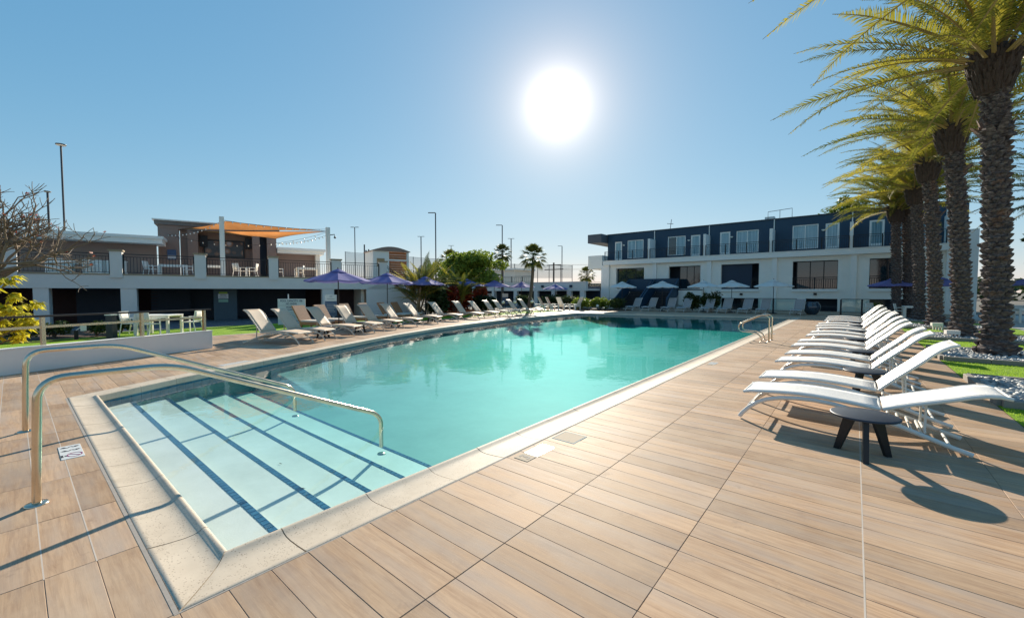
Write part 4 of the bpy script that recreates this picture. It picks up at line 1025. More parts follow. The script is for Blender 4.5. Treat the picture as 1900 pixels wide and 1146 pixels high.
# ================================================================ UMBRELLAS
def umbrella(label, cat_mat, group, H=2.56, rad=1.33, loc=(0, 0, 0), rz=0, pole=POLE, drop=.42):
    t = thing('parasol', label, 'parasol', loc, rz, group); n = 8
    MB().tube([(0, 0, 0), (0, 0, H - .05)], .022, 8).obj('pole', pole, t)
    MB().lathe([(.28, 0), (.28, .05), (.06, .08), (.03, .3)], 20).obj('base', BLACK, t)
    m = MB(); rings = []
    for i in range(7):
        u = i / 6; r_ = .02 + (rad - .02) * u; z = H - .05 - drop * (u ** 1.08)
        rings.append((r_, z))
    vs = []; K = n * 4
    for r_, z in rings:
        for k in range(K):
            f = (k % 4) / 4; cseg = math.cos(math.pi / n) / math.cos((f - .5) * 2 * math.pi / n); u = r_ / rad
            sag = -.045 * math.sin(math.pi * f) * u - .0
            a = 6.28318 * k / K; vs.append((r_ * cseg / math.cos(math.pi / n) * math.cos(math.pi / n) * math.cos(a) / (1 if f else 1), r_ * cseg * math.sin(a), z + sag))
    m.add(vs, [(i * K + k, i * K + (k + 1) % K, (i + 1) * K + (k + 1) % K, (i + 1) * K + k) for i in range(6) for k in range(K)], False)
    # short valance
    r_, z = rings[-1]; o = [vs[6 * K + k] for k in range(K)]; v2 = o + [(x * .995, y * .995, z_ - .05) for x, y, z_ in o]
    m.add(v2, [(k, (k + 1) % K, K + (k + 1) % K, K + k) for k in range(K)])
    m.obj('canopy', cat_mat, t)
    v = MB(); v.lathe([(.36, H - .13), (.18, H - .04), (.02, H + .02)], 16); v.obj('vent', cat_mat, t)
    MB().lathe([(.001, H + .0), (.02, H + .02), (.028, H + .06), (.001, H + .10)], 8).obj('finial', pole, t)
    for k in range(n):
        a = 6.28318 * k / n; MB().tube([(0, 0, H - .10), (math.cos(a) * rad * .98, math.sin(a) * rad * .98, H - .10 - drop)], .009, 4).obj('rib', pole, t)
    return t
gP = 'purple parasols along the left row'
pu = umbrella('purple parasol nearest the camera, above the left loungers', PURP, gP)
PP = [(-16.96, 8.88), (-18.57, 12.35), (-20.82, 16.59), (-22.28, 21.62), (-23.19, 25.68), (-24.6, 31.13), (-24.4, 36.6)]
pu.location = (*PP[0], 0); pu.rotation_euler = (0, 0, .3)
for k in range(1, 7):
    dup(pu, (*PP[k], 0 if k < 6 else -.15), .3 + random.uniform(-.3, .3), ['', 'purple parasol in front of the outdoor stair, second from the camera', 'purple parasol before the feathery palms, third from the camera', 'purple parasol in front of the round leafy tree, fourth from the camera',
        'purple parasol over the tan forked trunk, fifth from the camera', 'purple parasol partly hidden at the far end of the left row', 'purple parasol standing alone above the striped chairs'][k])
for k, (x, y) in enumerate([(1.9, 37.0), (4.1, 37.1), (7.6, 35.6)]):
    dup(pu, (x, y, -.05), .2, ['purple parasol showing between the palm trunks in front of the hotel', 'purple parasol mostly hidden behind the second palm trunk', 'purple parasol right of the thickest palm trunk at the frame edge'][k], 'purple parasols by the hotel')
wu = umbrella('white parasol at the left end of the far row before the navy stair', WCAN, 'white parasols in the far row', 2.5, 1.28)
for k, (x, y) in enumerate([(-15.95, 34.6), (-12.5, 34.9), (-9.5, 35.9), (-7.46, 36.0), (-4.67, 36.0)]):
    x = [-15.95, -12.62, -8.86 - .02, -6.0, 0][k] if False else x
    if k == 0: wu.location = (x, y, 0); wu.rotation_euler = (0, 0, .1)
    else: dup(wu, (x, y, 0), .1 + .2 * k, ['', 'white parasol between the two navy stair flights', 'white parasol in the middle of the far row before the white stair wall', 'white parasol in front of the big navy opening', 'white parasol at the right end of the far row near the planter pot'][k])
dup(wu, (-24.5, 23.2, -.1), .5, 'small white parasol behind the purple ones by the red plants', 'white parasols behind the left row')

# ================================================================ HOTEL BUILDING (right)
FY = 38.0; hb = thing('hotel_building', 'long white and navy hotel building with balconies beyond the pool', 'building', (0, 0, 0))
def wall_holes(x0, x1, z0, z1, y0, y1, holes):
    m = MB(); xs = sorted({x0, x1, *[h[0] for h in holes], *[h[2] for h in holes]}); zs = sorted({z0, z1, *[h[1] for h in holes], *[h[3] for h in holes]})
    xs = [x for x in xs if x0 <= x <= x1]; zs = [z for z in zs if z0 <= z <= z1]
    for a, b in zip(xs, xs[1:]):
        run_ = None
        for c_, d in zip(zs, zs[1:]):
            mx_, mz_ = (a + b) / 2, (c_ + d) / 2
            if any(h[0] < mx_ < h[2] and h[1] < mz_ < h[3] for h in holes):
                if run_: m.box(a, y0, run_[0], b, y1, run_[1]); run_ = None
            else: run_ = (run_[0], d) if run_ else (c_, d)
        if run_: m.box(a, y0, run_[0], b, y1, run_[1])
    return m
XL, XR = -19.8, 5.8
H1 = [(-18.26, 1.90, -15.43, 3.90), (-13.12, 1.88, -10.40, 3.90), (-8.76, 1.84, -5.98, 3.90), (-3.74, 1.82, -1.01, 3.92), (.72, 1.84, 3.5, 3.92)]
H0 = [(-8.71, .06, -5.98, 1.09), (-2.88, .06, -.98, 1.10), (.78, .06, 3.3, 1.10)]
wall_holes(XL, 5.2, -.1, 4.255, FY + .2, FY + .5, H1 + H0).obj('wall', STUC, hb)
for x in (-19.35, -14.38, -9.66, -4.91, -.13, 4.6): MB().box(x - .17 if x > -19 else XL, FY + .02, -.1, x + .17 if x > -19 else -18.95, FY + .2, 4.255).obj('pilaster', WHITE, hb)
MB().box(-19.56, FY - .12, 4.26, 5.0, FY + 1.42, 4.66).obj('balcony_slab', WHITE, hb)
MB().box(-19.6, FY - .15, 4.661, 5.03, FY - .09, 4.70).obj('slab_edge', WHITE, hb)
for h in H1[:2] + H1[3:]: MB().box(h[0] - .05, FY + .10, h[1] - .20, h[2] + .05, FY + .198, h[1] - .003).obj('sill', WHITE, hb)
MB().box(-8.8, FY + .10, 1.64, -5.9, FY + .198, 1.837).obj('sill', WHITE, hb)
UY = FY + 1.42
HU = [(-19.02, 4.78, -18.24, 6.68, 'door'), (-17.66, 4.95, -16.01, 6.72, 'window'), (-13.67, 4.99, -12.06, 6.74, 'window'), (-11.6, 4.80, -10.79, 6.72, 'door'),
      (-9.18, 4.78, -8.37, 6.77, 'door'), (-7.9, 4.9, -6.25, 6.75, 'window'), (-3.94, 4.95, -2.28, 6.80, 'window'), (-1.86, 4.80, -1.02, 6.77, 'door'), (.66, 4.85, 1.48, 6.72, 'door'), (2.0, 4.95, 3.6, 6.75, 'window')]
wall_holes(XL, 5.5, 4.66, 7.42, UY, UY + .25, [h[:4] for h in HU]).obj('upper_wall', NAVY, hb)
MB().box(XL - .05, UY - .06, 7.42, 5.55, UY + .35, 7.50).obj('roof_cap', DGREY, hb)
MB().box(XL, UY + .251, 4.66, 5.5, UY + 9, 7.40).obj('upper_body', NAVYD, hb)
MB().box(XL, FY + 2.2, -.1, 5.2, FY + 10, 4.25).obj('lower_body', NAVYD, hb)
MB().box(4.9, FY + .1, -.1, 5.8, FY + 6, 5.5).obj('end_block', WHITE, hb)
for i, h in enumerate(HU):
    x0, z0, x1, z1, kind = h; f = WHITE; y = UY + .03
    fm = MB(); t_ = .12 if kind == 'door' else .075
    fm.box(x0, y, z0, x0 + t_, y + .1, z1); fm.box(x1 - t_, y, z0, x1, y + .1, z1); fm.box(x0 + t_, y, z1 - t_, x1 - t_, y + .1, z1); fm.box(x0 + t_, y, z0, x1 - t_, y + .1, z0 + (.22 if kind == 'door' else .06))
    if kind == 'window': xm = (x0 + x1) / 2; fm.box(xm - .03, y - .005, z0 + .06, xm + .03, y + .095, z1 - .06)
    fo = fm.obj(kind if kind == 'door' else 'window', f, hb)
    if kind == 'window':
        xm = (x0 + x1) / 2
        MB().box(x0 + .06, y + .05, z0 + .06, xm - .03, y + .07, z1 - .06).obj('pane', GLASS if i in (2,) else PGLASS, fo); MB().box(xm + .03, y + .05, z0 + .06, x1 - .06, y + .07, z1 - .06).obj('pane', PGLASS, fo)
    else: MB().box(x0 + t_, y + .05, z0 + .22, x1 - t_, y + .07, z1 - t_).obj('pane', PGLASS, fo)
    lx = x0 - .35 if kind == 'window' and i in (1, 5) else x1 + .3 if kind == 'window' else None
    if lx and i in (1, 2, 5, 6): m = MB().lathe([(.001, 0), (.07, .02), (.14, .12), (.001, .12)], 10, (lx, UY - .06, 6.2)).obj('wall_lamp', BULB, hb)
for x in (-14.93, -10.06, -5.19, -.31, 4.5): 
    MB().box(x - .1, FY + .0, 4.663, x + .1, UY - .003, 6.55).obj('balcony_divider', WHITE, hb)
    MB().tube([(x + .02, UY - .05, 6.56), (x + .02, UY - .05, 7.41)], .04, 6).obj('downpipe', STUC, hb)
def railing(x0, x1, z0, h, y, name='railing', mat=BLACK, step=.13, parent=hb, post=1.6, r=.009):
    m = MB(); m.box(x0, y - .02, z0 + h - .035, x1, y + .02, z0 + h); m.box(x0, y - .012, z0 + h - .16, x1, y + .012, z0 + h - .135); m.box(x0, y - .012, z0 + .06, x1, y + .012, z0 + .085)
    n = int((x1 - x0) / step)
    for k in range(n + 1):
        x = x0 + (x1 - x0) * k / n; m.box(x - r, y - r, z0 + .085, x + r, y + r, z0 + h - .16)
    n = max(1, round((x1 - x0) / post))
    for k in range(n + 1): x = x0 + (x1 - x0) * k / n; m.box(x - .03, y - .031, z0, x + .03, y + .031, z0 + h - .002)
    return m.obj(name, mat, parent)
dv = [-19.5, -14.93, -10.06, -5.19, -.31, 4.5]
for a, b in zip(dv, dv[1:]): railing(a + .12, b - .12, 4.70, .90, FY - .02)
# lower openings: sliding glass behind a recess
for i, h in enumerate(H1):
    x0, z0, x1, z1 = h; y = FY + 1.3
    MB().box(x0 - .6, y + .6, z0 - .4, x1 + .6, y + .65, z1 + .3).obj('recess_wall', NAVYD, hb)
    if i == 2:
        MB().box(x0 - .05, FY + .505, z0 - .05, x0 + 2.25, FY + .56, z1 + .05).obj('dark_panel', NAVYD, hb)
    if i in (1, 3, 0, 4):
        fm = MB(); n = 4; yy_ = FY + .52 if i != 4 else FY + .52; a0 = x0 + (.25 if i == 3 else .9 if i == 1 else 0)
        for k in range(n): xx = a0 + (x1 - a0) * k / (n - 1); fm.box(xx - .025, yy_, z0, xx + .025, yy_ + .06, z1)
        fm.box(a0, yy_ + .005, z1 - .06, x1, yy_ + .055, z1 + .01); fo = fm.obj('window', BLACK, hb)
        for k in range(n - 1):
            xa_, xb_ = a0 + (x1 - a0) * k / (n - 1) + .03, a0 + (x1 - a0) * (k + 1) / (n - 1) - .03
            MB().box(xa_, yy_ + .02, z0, xb_, yy_ + .03, z1 - .06).obj('pane', GLASS, fo)
for i in (3, 4): h = H1[i]; railing(h[0] + .02, h[2] - .02, h[1] + .0, .88, FY + .3)
h = H1[2]; railing(h[0] + 2.28, h[2] - .02, h[1], .88, FY + .3)
for i, h in enumerate(H0):
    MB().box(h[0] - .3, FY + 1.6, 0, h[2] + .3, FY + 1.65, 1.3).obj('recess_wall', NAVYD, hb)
    MB().box(h[0], FY + .3, .5, h[2], FY + .33, .56).obj('garage_rail', DGREY, hb)
for x, z in ((-2.85 + .55, 1.45), (-7.2, 1.42)): MB().box(x - .1, FY + .10, z - .08, x + .1, FY + .198, z + .08).obj('wall_lamp', BLACK, hb)
# left end: roof overhang and side balconies
MB().box(-21.4, FY + .1, 6.60, XL - .06, FY + 9, 7.46).obj('roof_overhang', plain('grey_fascia', (.12, .12, .13), .7), hb)
MB().box(-21.4, FY + .2, 3.95, XL - .002, FY + 8, 5.3).obj('side_balcony', STUC, hb)
MB().box(-21.35, FY + .15, .75, XL - .002, FY + 8, 1.75).obj('side_balcony', STUC, hb)
gp = MB().box(-21.3, FY + .2, 1.76, XL - .02, FY + .23, 2.5).obj('glass_balustrade', CLEAR, hb); railing(-21.3, XL - .02, 1.76, .85, FY + .18, step=.25)
MB().box(-21.3, FY + 3, 1.76, -20.0, FY + 3.1, 3.9).obj('recess_wall', NAVYD, hb) if False else None
# roof equipment
rf = thing('roof_guardrail', 'thin steel guardrail and hatch on the hotel roof', 'guardrail', (-5, 41, 7.4))
MB().tube([(-.85, 0, .0), (-.85, 0, .95), (.85, 0, 1.05), (.85, 0, .0)], .025, 6).obj('rail', DGREY, rf); MB().tube([(0, 0, 0), (0, 0, 1.0)], .02, 6).obj('post', DGREY, rf)
MB().box(-1.1, .1, 0, -.4, .7, .55).obj('hatch', STUC, rf)
an = thing('roof_antenna', 'small crooked antenna on the hotel roof', 'antenna', (-15.4, 45, 7.4)); MB().tube([(0, 0, 0), (.05, 0, 1.1), (.15, 0, 1.9)], .03, 5).obj('mast', DGREY, an); MB().tube([(-.3, 0, 1.5), (.35, 0, 1.4)], .025, 4).obj('cross_arm', DGREY, an)
# two navy stair flights
st = thing('navy_staircase', 'pair of navy steel stair flights coming down from the hotel to the pool deck', 'staircase')
MB().box(-16.6, FY - .6, 1.68, -11.9, FY - .0, 1.84).obj('landing', NAVYD, st)
MB().box(-16.55, FY - .64, 1.845, -11.95, FY - .60, 2.8).obj('landing_panel', NAVY, st)
for x0, x1, lab in ((-16.56, -14.3, 0), (-14.1, -11.96, 1)):
    for k in range(11):
        y = FY - .65 - .27 * k; z = 1.68 - .153 * k; MB().box(x0 + .12, y - .28, z - .05, x1 - .12, y + .0, z).obj('tread', DGREY, st)
        MB().box(x0 + .12, y - .02, z - .20, x1 - .12, y + .0, z - .055).obj('riser', NAVYD, st) 
    for x in (x0, x1):
        v = [(x - .05, FY - .65, 1.5), (x - .05, FY - .65, 2.75), (x - .05, FY - 3.6, 1.05), (x - .05, FY - 3.75, -.0), (x - .05, FY - 3.3, -.0)]
        v += [(x + .05, b, c_) for a, b, c_ in v]; MB().add(v, [(0, 1, 2, 3, 4), (9, 8, 7, 6, 5)] + [(i, 5 + i, 5 + (i + 1) % 5, (i + 1) % 5) for i in range(5)]).obj('stringer', NAVY, st)
sw = thing('stair_side_wall', 'white stair wall with dark coping right of the navy stair', 'wall', (0, 0, 0)); MB().box(-11.85, FY - 1.0, .45, -9.95, FY - .85, 1.75).obj('wall_panel', STUC, sw); MB().box(-11.9, FY - 1.03, 1.755, -9.9, FY - .82, 1.83).obj('wall_cap', BLACK, sw); MB().box(-10.15, FY - .845, .0, -9.95, FY - .0, 1.74).obj('side_panel', STUC, sw)
# glass guard line in front of the building
for k, (x0, x1) in enumerate(((-9.2, -3.3), (-.75, 1.5))):
    t = thing('guard_railing', ['long glass guard railing with dark posts in front of the hotel, left of the planter', 'short glass guard railing with dark posts behind the far white loungers'][k], 'railing', (0, 36.9, 0), 0, 'glass guard railings')
    MB().box(x0, -.02, 1.08, x1, .02, 1.12).obj('top_rail', BLACK, t); MB().box(x0, -.015, .18, x1, .015, .21).obj('bottom_rail', DGREY, t)
    n = 4 if k == 0 else 2
    for q in range(n + 1): x = x0 + (x1 - x0) * q / n; MB().box(x - .05, -.05, 0, x + .05, .05, 1.079).obj('post', BLACK, t)
    for q in range(n): xa_, xb_ = x0 + (x1 - x0) * q / n + .06, x0 + (x1 - x0) * (q + 1) / n - .06; MB().box(xa_, -.006, .22, xb_, .006, 1.07).obj('glass_panel', CLEAR, t)
railing(-19.0, -16.7, 0, 1.0, 36.5, 'corner_railing', parent=None); tag(C.objects['corner_railing'], 'black baluster railing beside the first navy stair flight', 'railing')
t = thing('planter_pot', 'big round dark blue glazed planter pot', 'planter', (-2.35, 36.2, 0)); MB().lathe([(.26, 0), (.42, .18), (.52, .45), (.50, .68), (.40, .84), (.42, .90), (.36, .90), (.34, .80)], 28).obj('pot_body', plain('blue_glaze', (.02, .045, .075), .2, var=.4, scale=5, coat=.6), t); MB().lathe([(.001, .82), (.35, .8)], 20).obj('potting_soil', SOIL, t)
tag(bev(MB().box(-8.4, 36.4, 0, -7.9, 36.8, .3).obj('concrete_block', STUC), .01), 'squat concrete umbrella footing beside the glass railing', 'block')
# ---------------------------------------------------------------- white outdoor dining furniture
def chair(label, group, mat=WHITE, sling=CUSH):
    t = thing('dining_chair', label, 'chair', (0, 0, 0), 0, group)
    for x in (-.23, .23):
        MB().bar((x, -.2, 0), (x, -.2, .62), .035, .035).obj('leg', mat, t); MB().tube([(x, .30, 0), (x, .22, .44), (x, .30, .86)], .019, 6).obj('leg', mat, t)
        MB().bar((x, -.22, .635), (x, .24, .62), .045, .025).obj('armrest', mat, t)
    MB().box(-.22, -.21, .42, .22, .22, .455).obj('seat', sling, t)
    MB().strip([(0, 0), (.1, 0), (.34, 0)], -.22, .22, .02, 4).obj('backrest', sling, t, (0, .235, .52), (0, R(-80), R(90))); MB().bar((-.24, .30, .86), (.24, .30, .86), .03, .03).obj('top_rail', mat, t); MB().bar((-.24, .235, .50), (.24, .235, .50), .025, .03).obj('back_bar', mat, t)
    return t
def table(label, loc, rz, w=1.5, d_=.9, group=None):
    t = thing('dining_table', label, 'table', loc, rz, group)
    for k in range(5): MB().box(-w / 2, -d_ / 2 + k * d_ / 5 + .004, .71, w / 2, -d_ / 2 + (k + 1) * d_ / 5 - .004, .745).obj('slat', WHITE, t)
    fm = MB(); fm.box(-w / 2 + .04, -d_ / 2 + .03, .63, w / 2 - .04, -d_ / 2 + .06, .708); fm.box(-w / 2 + .04, d_ / 2 - .06, .63, w / 2 - .04, d_ / 2 - .03, .708); fm.obj('apron', WHITE, t)
    for x in (-1, 1):
        for y in (-1, 1): MB().box(x * (w / 2 - .05) - .04, y * (d_ / 2 - .05) - .04, 0, x * (w / 2 - .05) + .04, y * (d_ / 2 - .05) + .04, .709).obj('leg', CREAM, t)
    return t
table('white slatted dining table on the lawn behind the ramp rail', (-20.35, 3.55, 0), R(48), 1.15, .9)
ch = chair('white woven dining chair seen from behind at the lawn table', 'dining chairs at the lawn table', WHITE, CREAM)
ch.location = (-19.75, 3.15, 0); ch.rotation_euler = (0, 0, R(-140))
dup(ch, (-20.75, 2.85, 0), R(128 + 180 - 170), 'white dining chair on the left side of the lawn table')
dup(ch, (-20.0, 4.45, 0), R(-45), 'white dining chair on the right side of the lawn table')
gD = 'white dining chairs by the hotel'
for k, (x, y, a) in enumerate([(2.2, 35.2, 1.3), (3.3, 35.6, -1.6), (.9, 36.2, .6), (6.5, 33.9, 1.4), (7.9, 33.6, -1.5), (7.0, 35.2, 0)]):
    dup(ch, (x, y, 0), a, ['white chair right behind the far end of the white loungers', 'white chair between the third and fourth palm trunks', 'white chair by the short glass railing', 'white chair at the table right of the thickest palm, left side',
        'white chair at the table at the right frame edge', 'white chair beyond the table at the right frame edge'][k], gD)
table('white table behind the far end of the white lounger row', (2.75, 35.3, 0), .1, .9, .8, 'white tables by the hotel'); table('white table right of the thickest palm trunk', (7.2, 33.9, 0), .1, 1.3, .9, 'white tables by the hotel')
# slatted lounge chairs at the far left corner of the pool
def slat_chair(label, loc, rz, mat=WHITE, pat=None):
    t = thing('slatted_chair', label, 'chair', loc, rz, 'slatted lounge chairs at the far pool corner')
    for k in range(6): MB().box(-.32 + k * .107, 0, -.01, -.32 + k * .107 + .09, .95, .012).obj('slat', pat[k % len(pat)] if pat else mat, t, (0, .25, .3), (R(62), 0, 0))
    for k in range(4): MB().box(-.32, -.35 + k * .15, .34 - k * .02, .32, -.35 + k * .15 + .13, .36 - k * .02).obj('seat_slat', mat, t)
    for x in (-.42, .34):
        MB().box(x, -.4, .52, x + .1, .35, .545).obj('armrest', mat, t); MB().box(x + .02, -.35, 0, x + .08, -.25, .519).obj('leg', mat, t); MB().box(x + .02, .25, 0, x + .08, .33, .519).obj('leg', mat, t)
    return t
slat_chair('white slatted garden chair on the left of the far corner group', (-21.4, 29.6, 0), 2.2); slat_chair('white slatted garden chair seen from behind at the far pool corner', (-20.0, 31.4, 0), 2.9)
slat_chair('white slatted garden chair on the right of the far corner group', (-19.2, 32.0, 0), -1.6)
SP = [plain('pink_stripe', (.45, .22, .22), .8, bump=0), WHITE, plain('teal_stripe', (.12, .25, .28), .8, bump=0)]
for k, (x, y) in enumerate([(-20.9, 29.9), (-20.5, 30.5)]): slat_chair(['striped towel-covered deck chair left of its twin', 'striped towel-covered deck chair right of its twin'][k], (x, y, 0), 2.6, WHITE, SP)
for k, (x, y) in enumerate([(-19.8, 26.4), (-19.9, 23.0), (-20.0, 24.5), (-17.3, 32.6)]):
    t = thing('bollard_lamp', ['dark bollard lamp with a white square head behind the last left lounger', 'slim post lamp behind the far left loungers, first', 'slim post lamp behind the far left loungers, second', 'low white lamp at the planting bed corner'][k], 'lamp', (x, y, 0), 0, 'bollard lamps')
    h = .75 if k < 3 else .3; MB().tube([(0, 0, 0), (0, 0, h)], .06 if k == 0 else .03, 8).obj('post', BLACK, t); MB().lathe([(.09, h), (.12, h + .05), (.12, h + .16), (.02, h + .2)], 10).obj('lamp_head', BULB, t)

# ================================================================ LEFT TERRACE BUILDING (local frame: x along the facade, y into the building)
tr_ = thing('terrace_building', 'long low terrace building with raised railing terrace and dark carport below', 'building', (-29.1, -.09, 0), math.atan2(.962, .2733))
T = tr_
def part(name, mat, *b, bevel=0): o = MB().box(*b).obj(name, mat, T); return bev(o, bevel) if bevel else o
part('beam', STUCG, -9, 0, 1.78, 16.95, .35, 2.44)
part('terrace_slab', STUCG, -9, .352, 2.2, 19, 14, 2.42)
for a, b in ((-9, -.1), (.30, 3.33), (3.78, 6.63), (7.13, 10.07), (10.55, 13.50), (14.06, 16.5)):
    part('ledge', TAN, a, -.03, 2.442, b, .30, 2.50)
    railing(a + .03, b - .03, 2.5, 1.0, .12, step=.125, parent=T, post=3.4)
for a, b in ((-.1, .30), (3.33, 3.78), (6.63, 7.13), (10.07, 10.55), (13.50, 14.06), (16.5, 16.98)):
    part('pier', STUCG, a, -.06, 2.3, b, .36, 3.60); part('pier_cap', TAN, a - .05, -.11, 3.602, b + .05, .41, 3.68)
for a, b in ((-3.2, -2.6), (.72, 1.22), (3.67, 4.27), (12.93, 13.62)): part('column', STUCG, a, .03, -.3, b, .5, 1.777)
part('sign_pier', plain('blue_grey_pier', (.06, .09, .11), .7), 7.4, .9, -.1, 8.5, 1.5, 2.2)
part('back_wall', MARN, -9, 5.0, -.2, 16.2, 5.2, 2.2); part('dark_panel', NAVYD, 1.4, 3.4, -.2, 3.6, 3.45, 2.2); part('dark_panel', NAVYD, 4.6, 4.4, -.2, 12.6, 4.45, 2.0)
part('side_wall', CREAM, 15.4, .5, -.2, 15.6, 4.9, 2.2); part('maroon_door', MARN, 13.7, 2.4, -.2, 15.38, 2.45, 2.2); part('end_wall', CREAM, 15.61, 2.0, -.2, 16.9, 2.2, 2.2)
for k in range(10): part('shutter_slat', NAVYD, 4.4, 3.6, .25 + k * .17, 6.2, 3.62, .39 + k * .17)
# stair beyond the last pier
sm_ = MB(); sm_.slab([(15.62, -.2), (16.9, -.2), (19.75, -.2), (19.75, .05), (17.0, 2.42), (15.62, 1.775)], 0.0, .16); sm_.obj('stair_wall', STUCG, T)
cp_ = MB(); cp_.slab([(17.0, 2.43), (19.78, .055), (19.78, .14), (17.0, 2.52)], -.03, .2); cp_.obj('stair_capping', TAN, T)
s2 = MB(); s2.slab([(17.1, -.2), (20.3, -.2), (20.3, .1), (17.9, 2.42), (17.1, 2.42)], 1.5, 1.66); s2.obj('stair_wall', plain('brown_stair_wall', (.13, .07, .045), .8), T)
for k in range(13): part('stair_tread', STUCG, 17.05 + k * .21, .17, -.1, 17.05 + (k + 1) * .21, 1.49, 2.3 - k * .18)
m = MB(); 
for y in (.1, 1.55):
    for dz in (.9, .78, .12): m.bar((17.0, y, 2.5 + dz), (19.75, y, .1 + dz), .03, .03)
    for k in range(24): x = 17.02 + k * .118; z = 2.48 - (x - 17) * .873; m.box(x - .008, y - .008, z + .1, x + .008, y + .008, z + .86)
m.obj('stair_railing', BLACK, T)
# upper wing, fascia and pavilion
part('upper_wall', TAUPE, -12, 6.0, 2.42, 4.45, 6.3, 4.6); part('fascia', STUC, -12, 5.0, 4.52, 4.85, 6.9, 4.80); part('fascia_lip', STUC, -12, 4.93, 4.802, 4.92, 7.0, 4.97)
part('dark_door', NAVYD, -5.5, 5.95, 2.42, -1.5, 5.995, 4.3)
PV = thing('roof_pavilion', 'taupe stucco pavilion with a cornice and outdoor screen on the terrace', 'pavilion', tr_.location, tr_.rotation_euler.z)
def pv(name, mat, *b): return MB().box(*b).obj(name, mat, PV)
pv('wall', TAUPE, 4.45, 7.0, 2.43, 5.5, 7.5, 5.72); pv('wall', TAUPE, 5.55, 7.3, 2.43, 5.95, 7.5, 5.72); pv('pillar', TAUPE, 5.95, 7.0, 2.43, 6.5, 7.5, 5.72); pv('pillar', TAUPE, 9.6, 7.0, 2.43, 10.05, 7.5, 5.72); pv('pillar', TAUPE, 10.5, 7.0, 2.43, 11.1, 7.5, 5.72)
pv('lintel', TAUPE, 4.45, 6.98, 5.72, 11.12, 7.52, 5.95); pv('cornice', plain('dark_taupe_cornice', (.20, .17, .15), .85), 4.3, 6.85, 5.952, 11.3, 10, 6.20); pv('cornice_cap', STUC, 4.2, 6.75, 6.202, 11.4, 10.1, 6.28)
pv('back_wall', TAUPE, 5.5, 8.3, 2.43, 11.1, 8.5, 5.9); pv('dark_opening', NAVYD, 10.05, 8.0, 2.43, 10.5, 8.05, 5.7); pv('dark_opening', NAVYD, 5.5, 8.0, 2.43, 5.95, 8.05, 5.7); pv('side_wall', TAUPE, 11.0, 7.51, 2.43, 11.1, 9.9, 5.9); pv('side_wall', TAUPE, 4.45, 7.51, 2.43, 4.55, 9.9, 5.9)
tvo = thing('outdoor_screen', 'wide dark framed outdoor screen showing pale flower shapes on the pavilion wall', 'screen', tr_.location, tr_.rotation_euler.z)
MB().box(6.75, 8.18, 4.05, 9.15, 8.27, 5.28).obj('bezel', BLACK, tvo)
g = G('screen_picture'); p = g.pos(obj=True); vo = g.n('ShaderNodeTexVoronoi'); vo.inputs['Scale'].default_value = 1.6; g.l(p, vo.inputs['Vector'])
MB().box(6.85, 8.165, 4.15, 9.05, 8.179, 5.18).obj('screen_panel', g.bsdf(g.ramp(vo.outputs['Distance'], [(.15, (.45, .40, .40)), (.3, (.25, .12, .06)), (.45, (.02, .02, .03))]), .15), tvo)
for k, x in enumerate((6.2 + .45, 9.3)):
    MB().box(x - .1, 8.0, 4.75, x + .35, 8.29, 5.5).obj('speaker', BLACK, PV)
for k in range(4): MB().slab([(4.9 + .0 * k, 3.7), (5.35, 3.7), (5.35, 4.35), (4.9, 4.35)], 6.93, 6.97).obj('menu_board', [SIGNB, WHITE][0], PV) if k == 0 else None
MB().box(4.92, 6.915, 3.75, 5.33, 6.928, 3.98).obj('menu_sheet', SIGNW, PV)
rw = thing('low_wing', 'low pale wing with a flat roof right of the pavilion', 'building', tr_.location, tr_.rotation_euler.z)
MB().box(11.13, 7.4, 2.43, 13.9, 7.6, 4.45).obj('wall', TAUPE, rw); MB().box(11.13, 6.6, 4.452, 14.25, 10, 4.66).obj('fascia', STUC, rw); MB().box(11.13, 6.5, 4.662, 14.35, 10.1, 4.85).obj('roof', STUC, rw); MB().box(13.7, 6.9, 2.43, 14.0, 7.35, 4.45).obj('pillar', CREAM, rw)
# stair tower
tw = thing('stair_tower', 'pale tower with a curved roof and red-brown timber panels at the stair head', 'tower', tr_.location, tr_.rotation_euler.z)
WOOD = plain('red_brown_timber', (.42, .13, .035), .6, var=.35, scale=3)
MB().box(16.6, 1.8, 2.43, 16.75, 3.9, 4.55).obj('side_wall', STUC, tw); MB().box(16.75, 1.8, 2.43, 17.6, 1.95, 4.55).obj('front_wall', STUC, tw); MB().box(17.6, 1.78, 2.0, 17.72, 1.97, 4.55).obj('post', STUC, tw); MB().box(19.05, 1.78, -.1, 19.2, 1.97, 4.55).obj('post', STUC, tw)
for k in range(12): MB().box(17.72, 1.9, 2.45 + k * .17, 19.05, 1.93, 2.45 + k * .17 + .16).obj('timber_board', WOOD, tw)
MB().box(17.6, 1.75, 3.86, 19.2, 1.99, 3.95).obj('cross_beam', STUC, tw); MB().box(17.72, 1.76, 2.2, 19.05, 1.89, 2.34).obj('lower_beam', STUC, tw)
MB().box(16.85, 1.77, 3.4, 17.4, 1.797, 4.0).obj('window_frame', TAN, tw); MB().box(16.9, 1.755, 3.45, 17.35, 1.769, 3.95).obj('window_pane', plain('amber_pane', (.40, .24, .10), .4, bump=0), tw)
n = 12; pr = [(16.5 + 2.8 * i / n, 4.56 + .30 * math.sin(math.pi * i / n)) for i in range(n + 1)]; MB().slab([(19.3, 4.5), (16.5, 4.5)][::-1] + pr[::-1] if False else [(16.5, 4.52)] + pr + [(19.3, 4.52)], 1.7, 4.0).obj('curved_roof', TAUPE, tw)
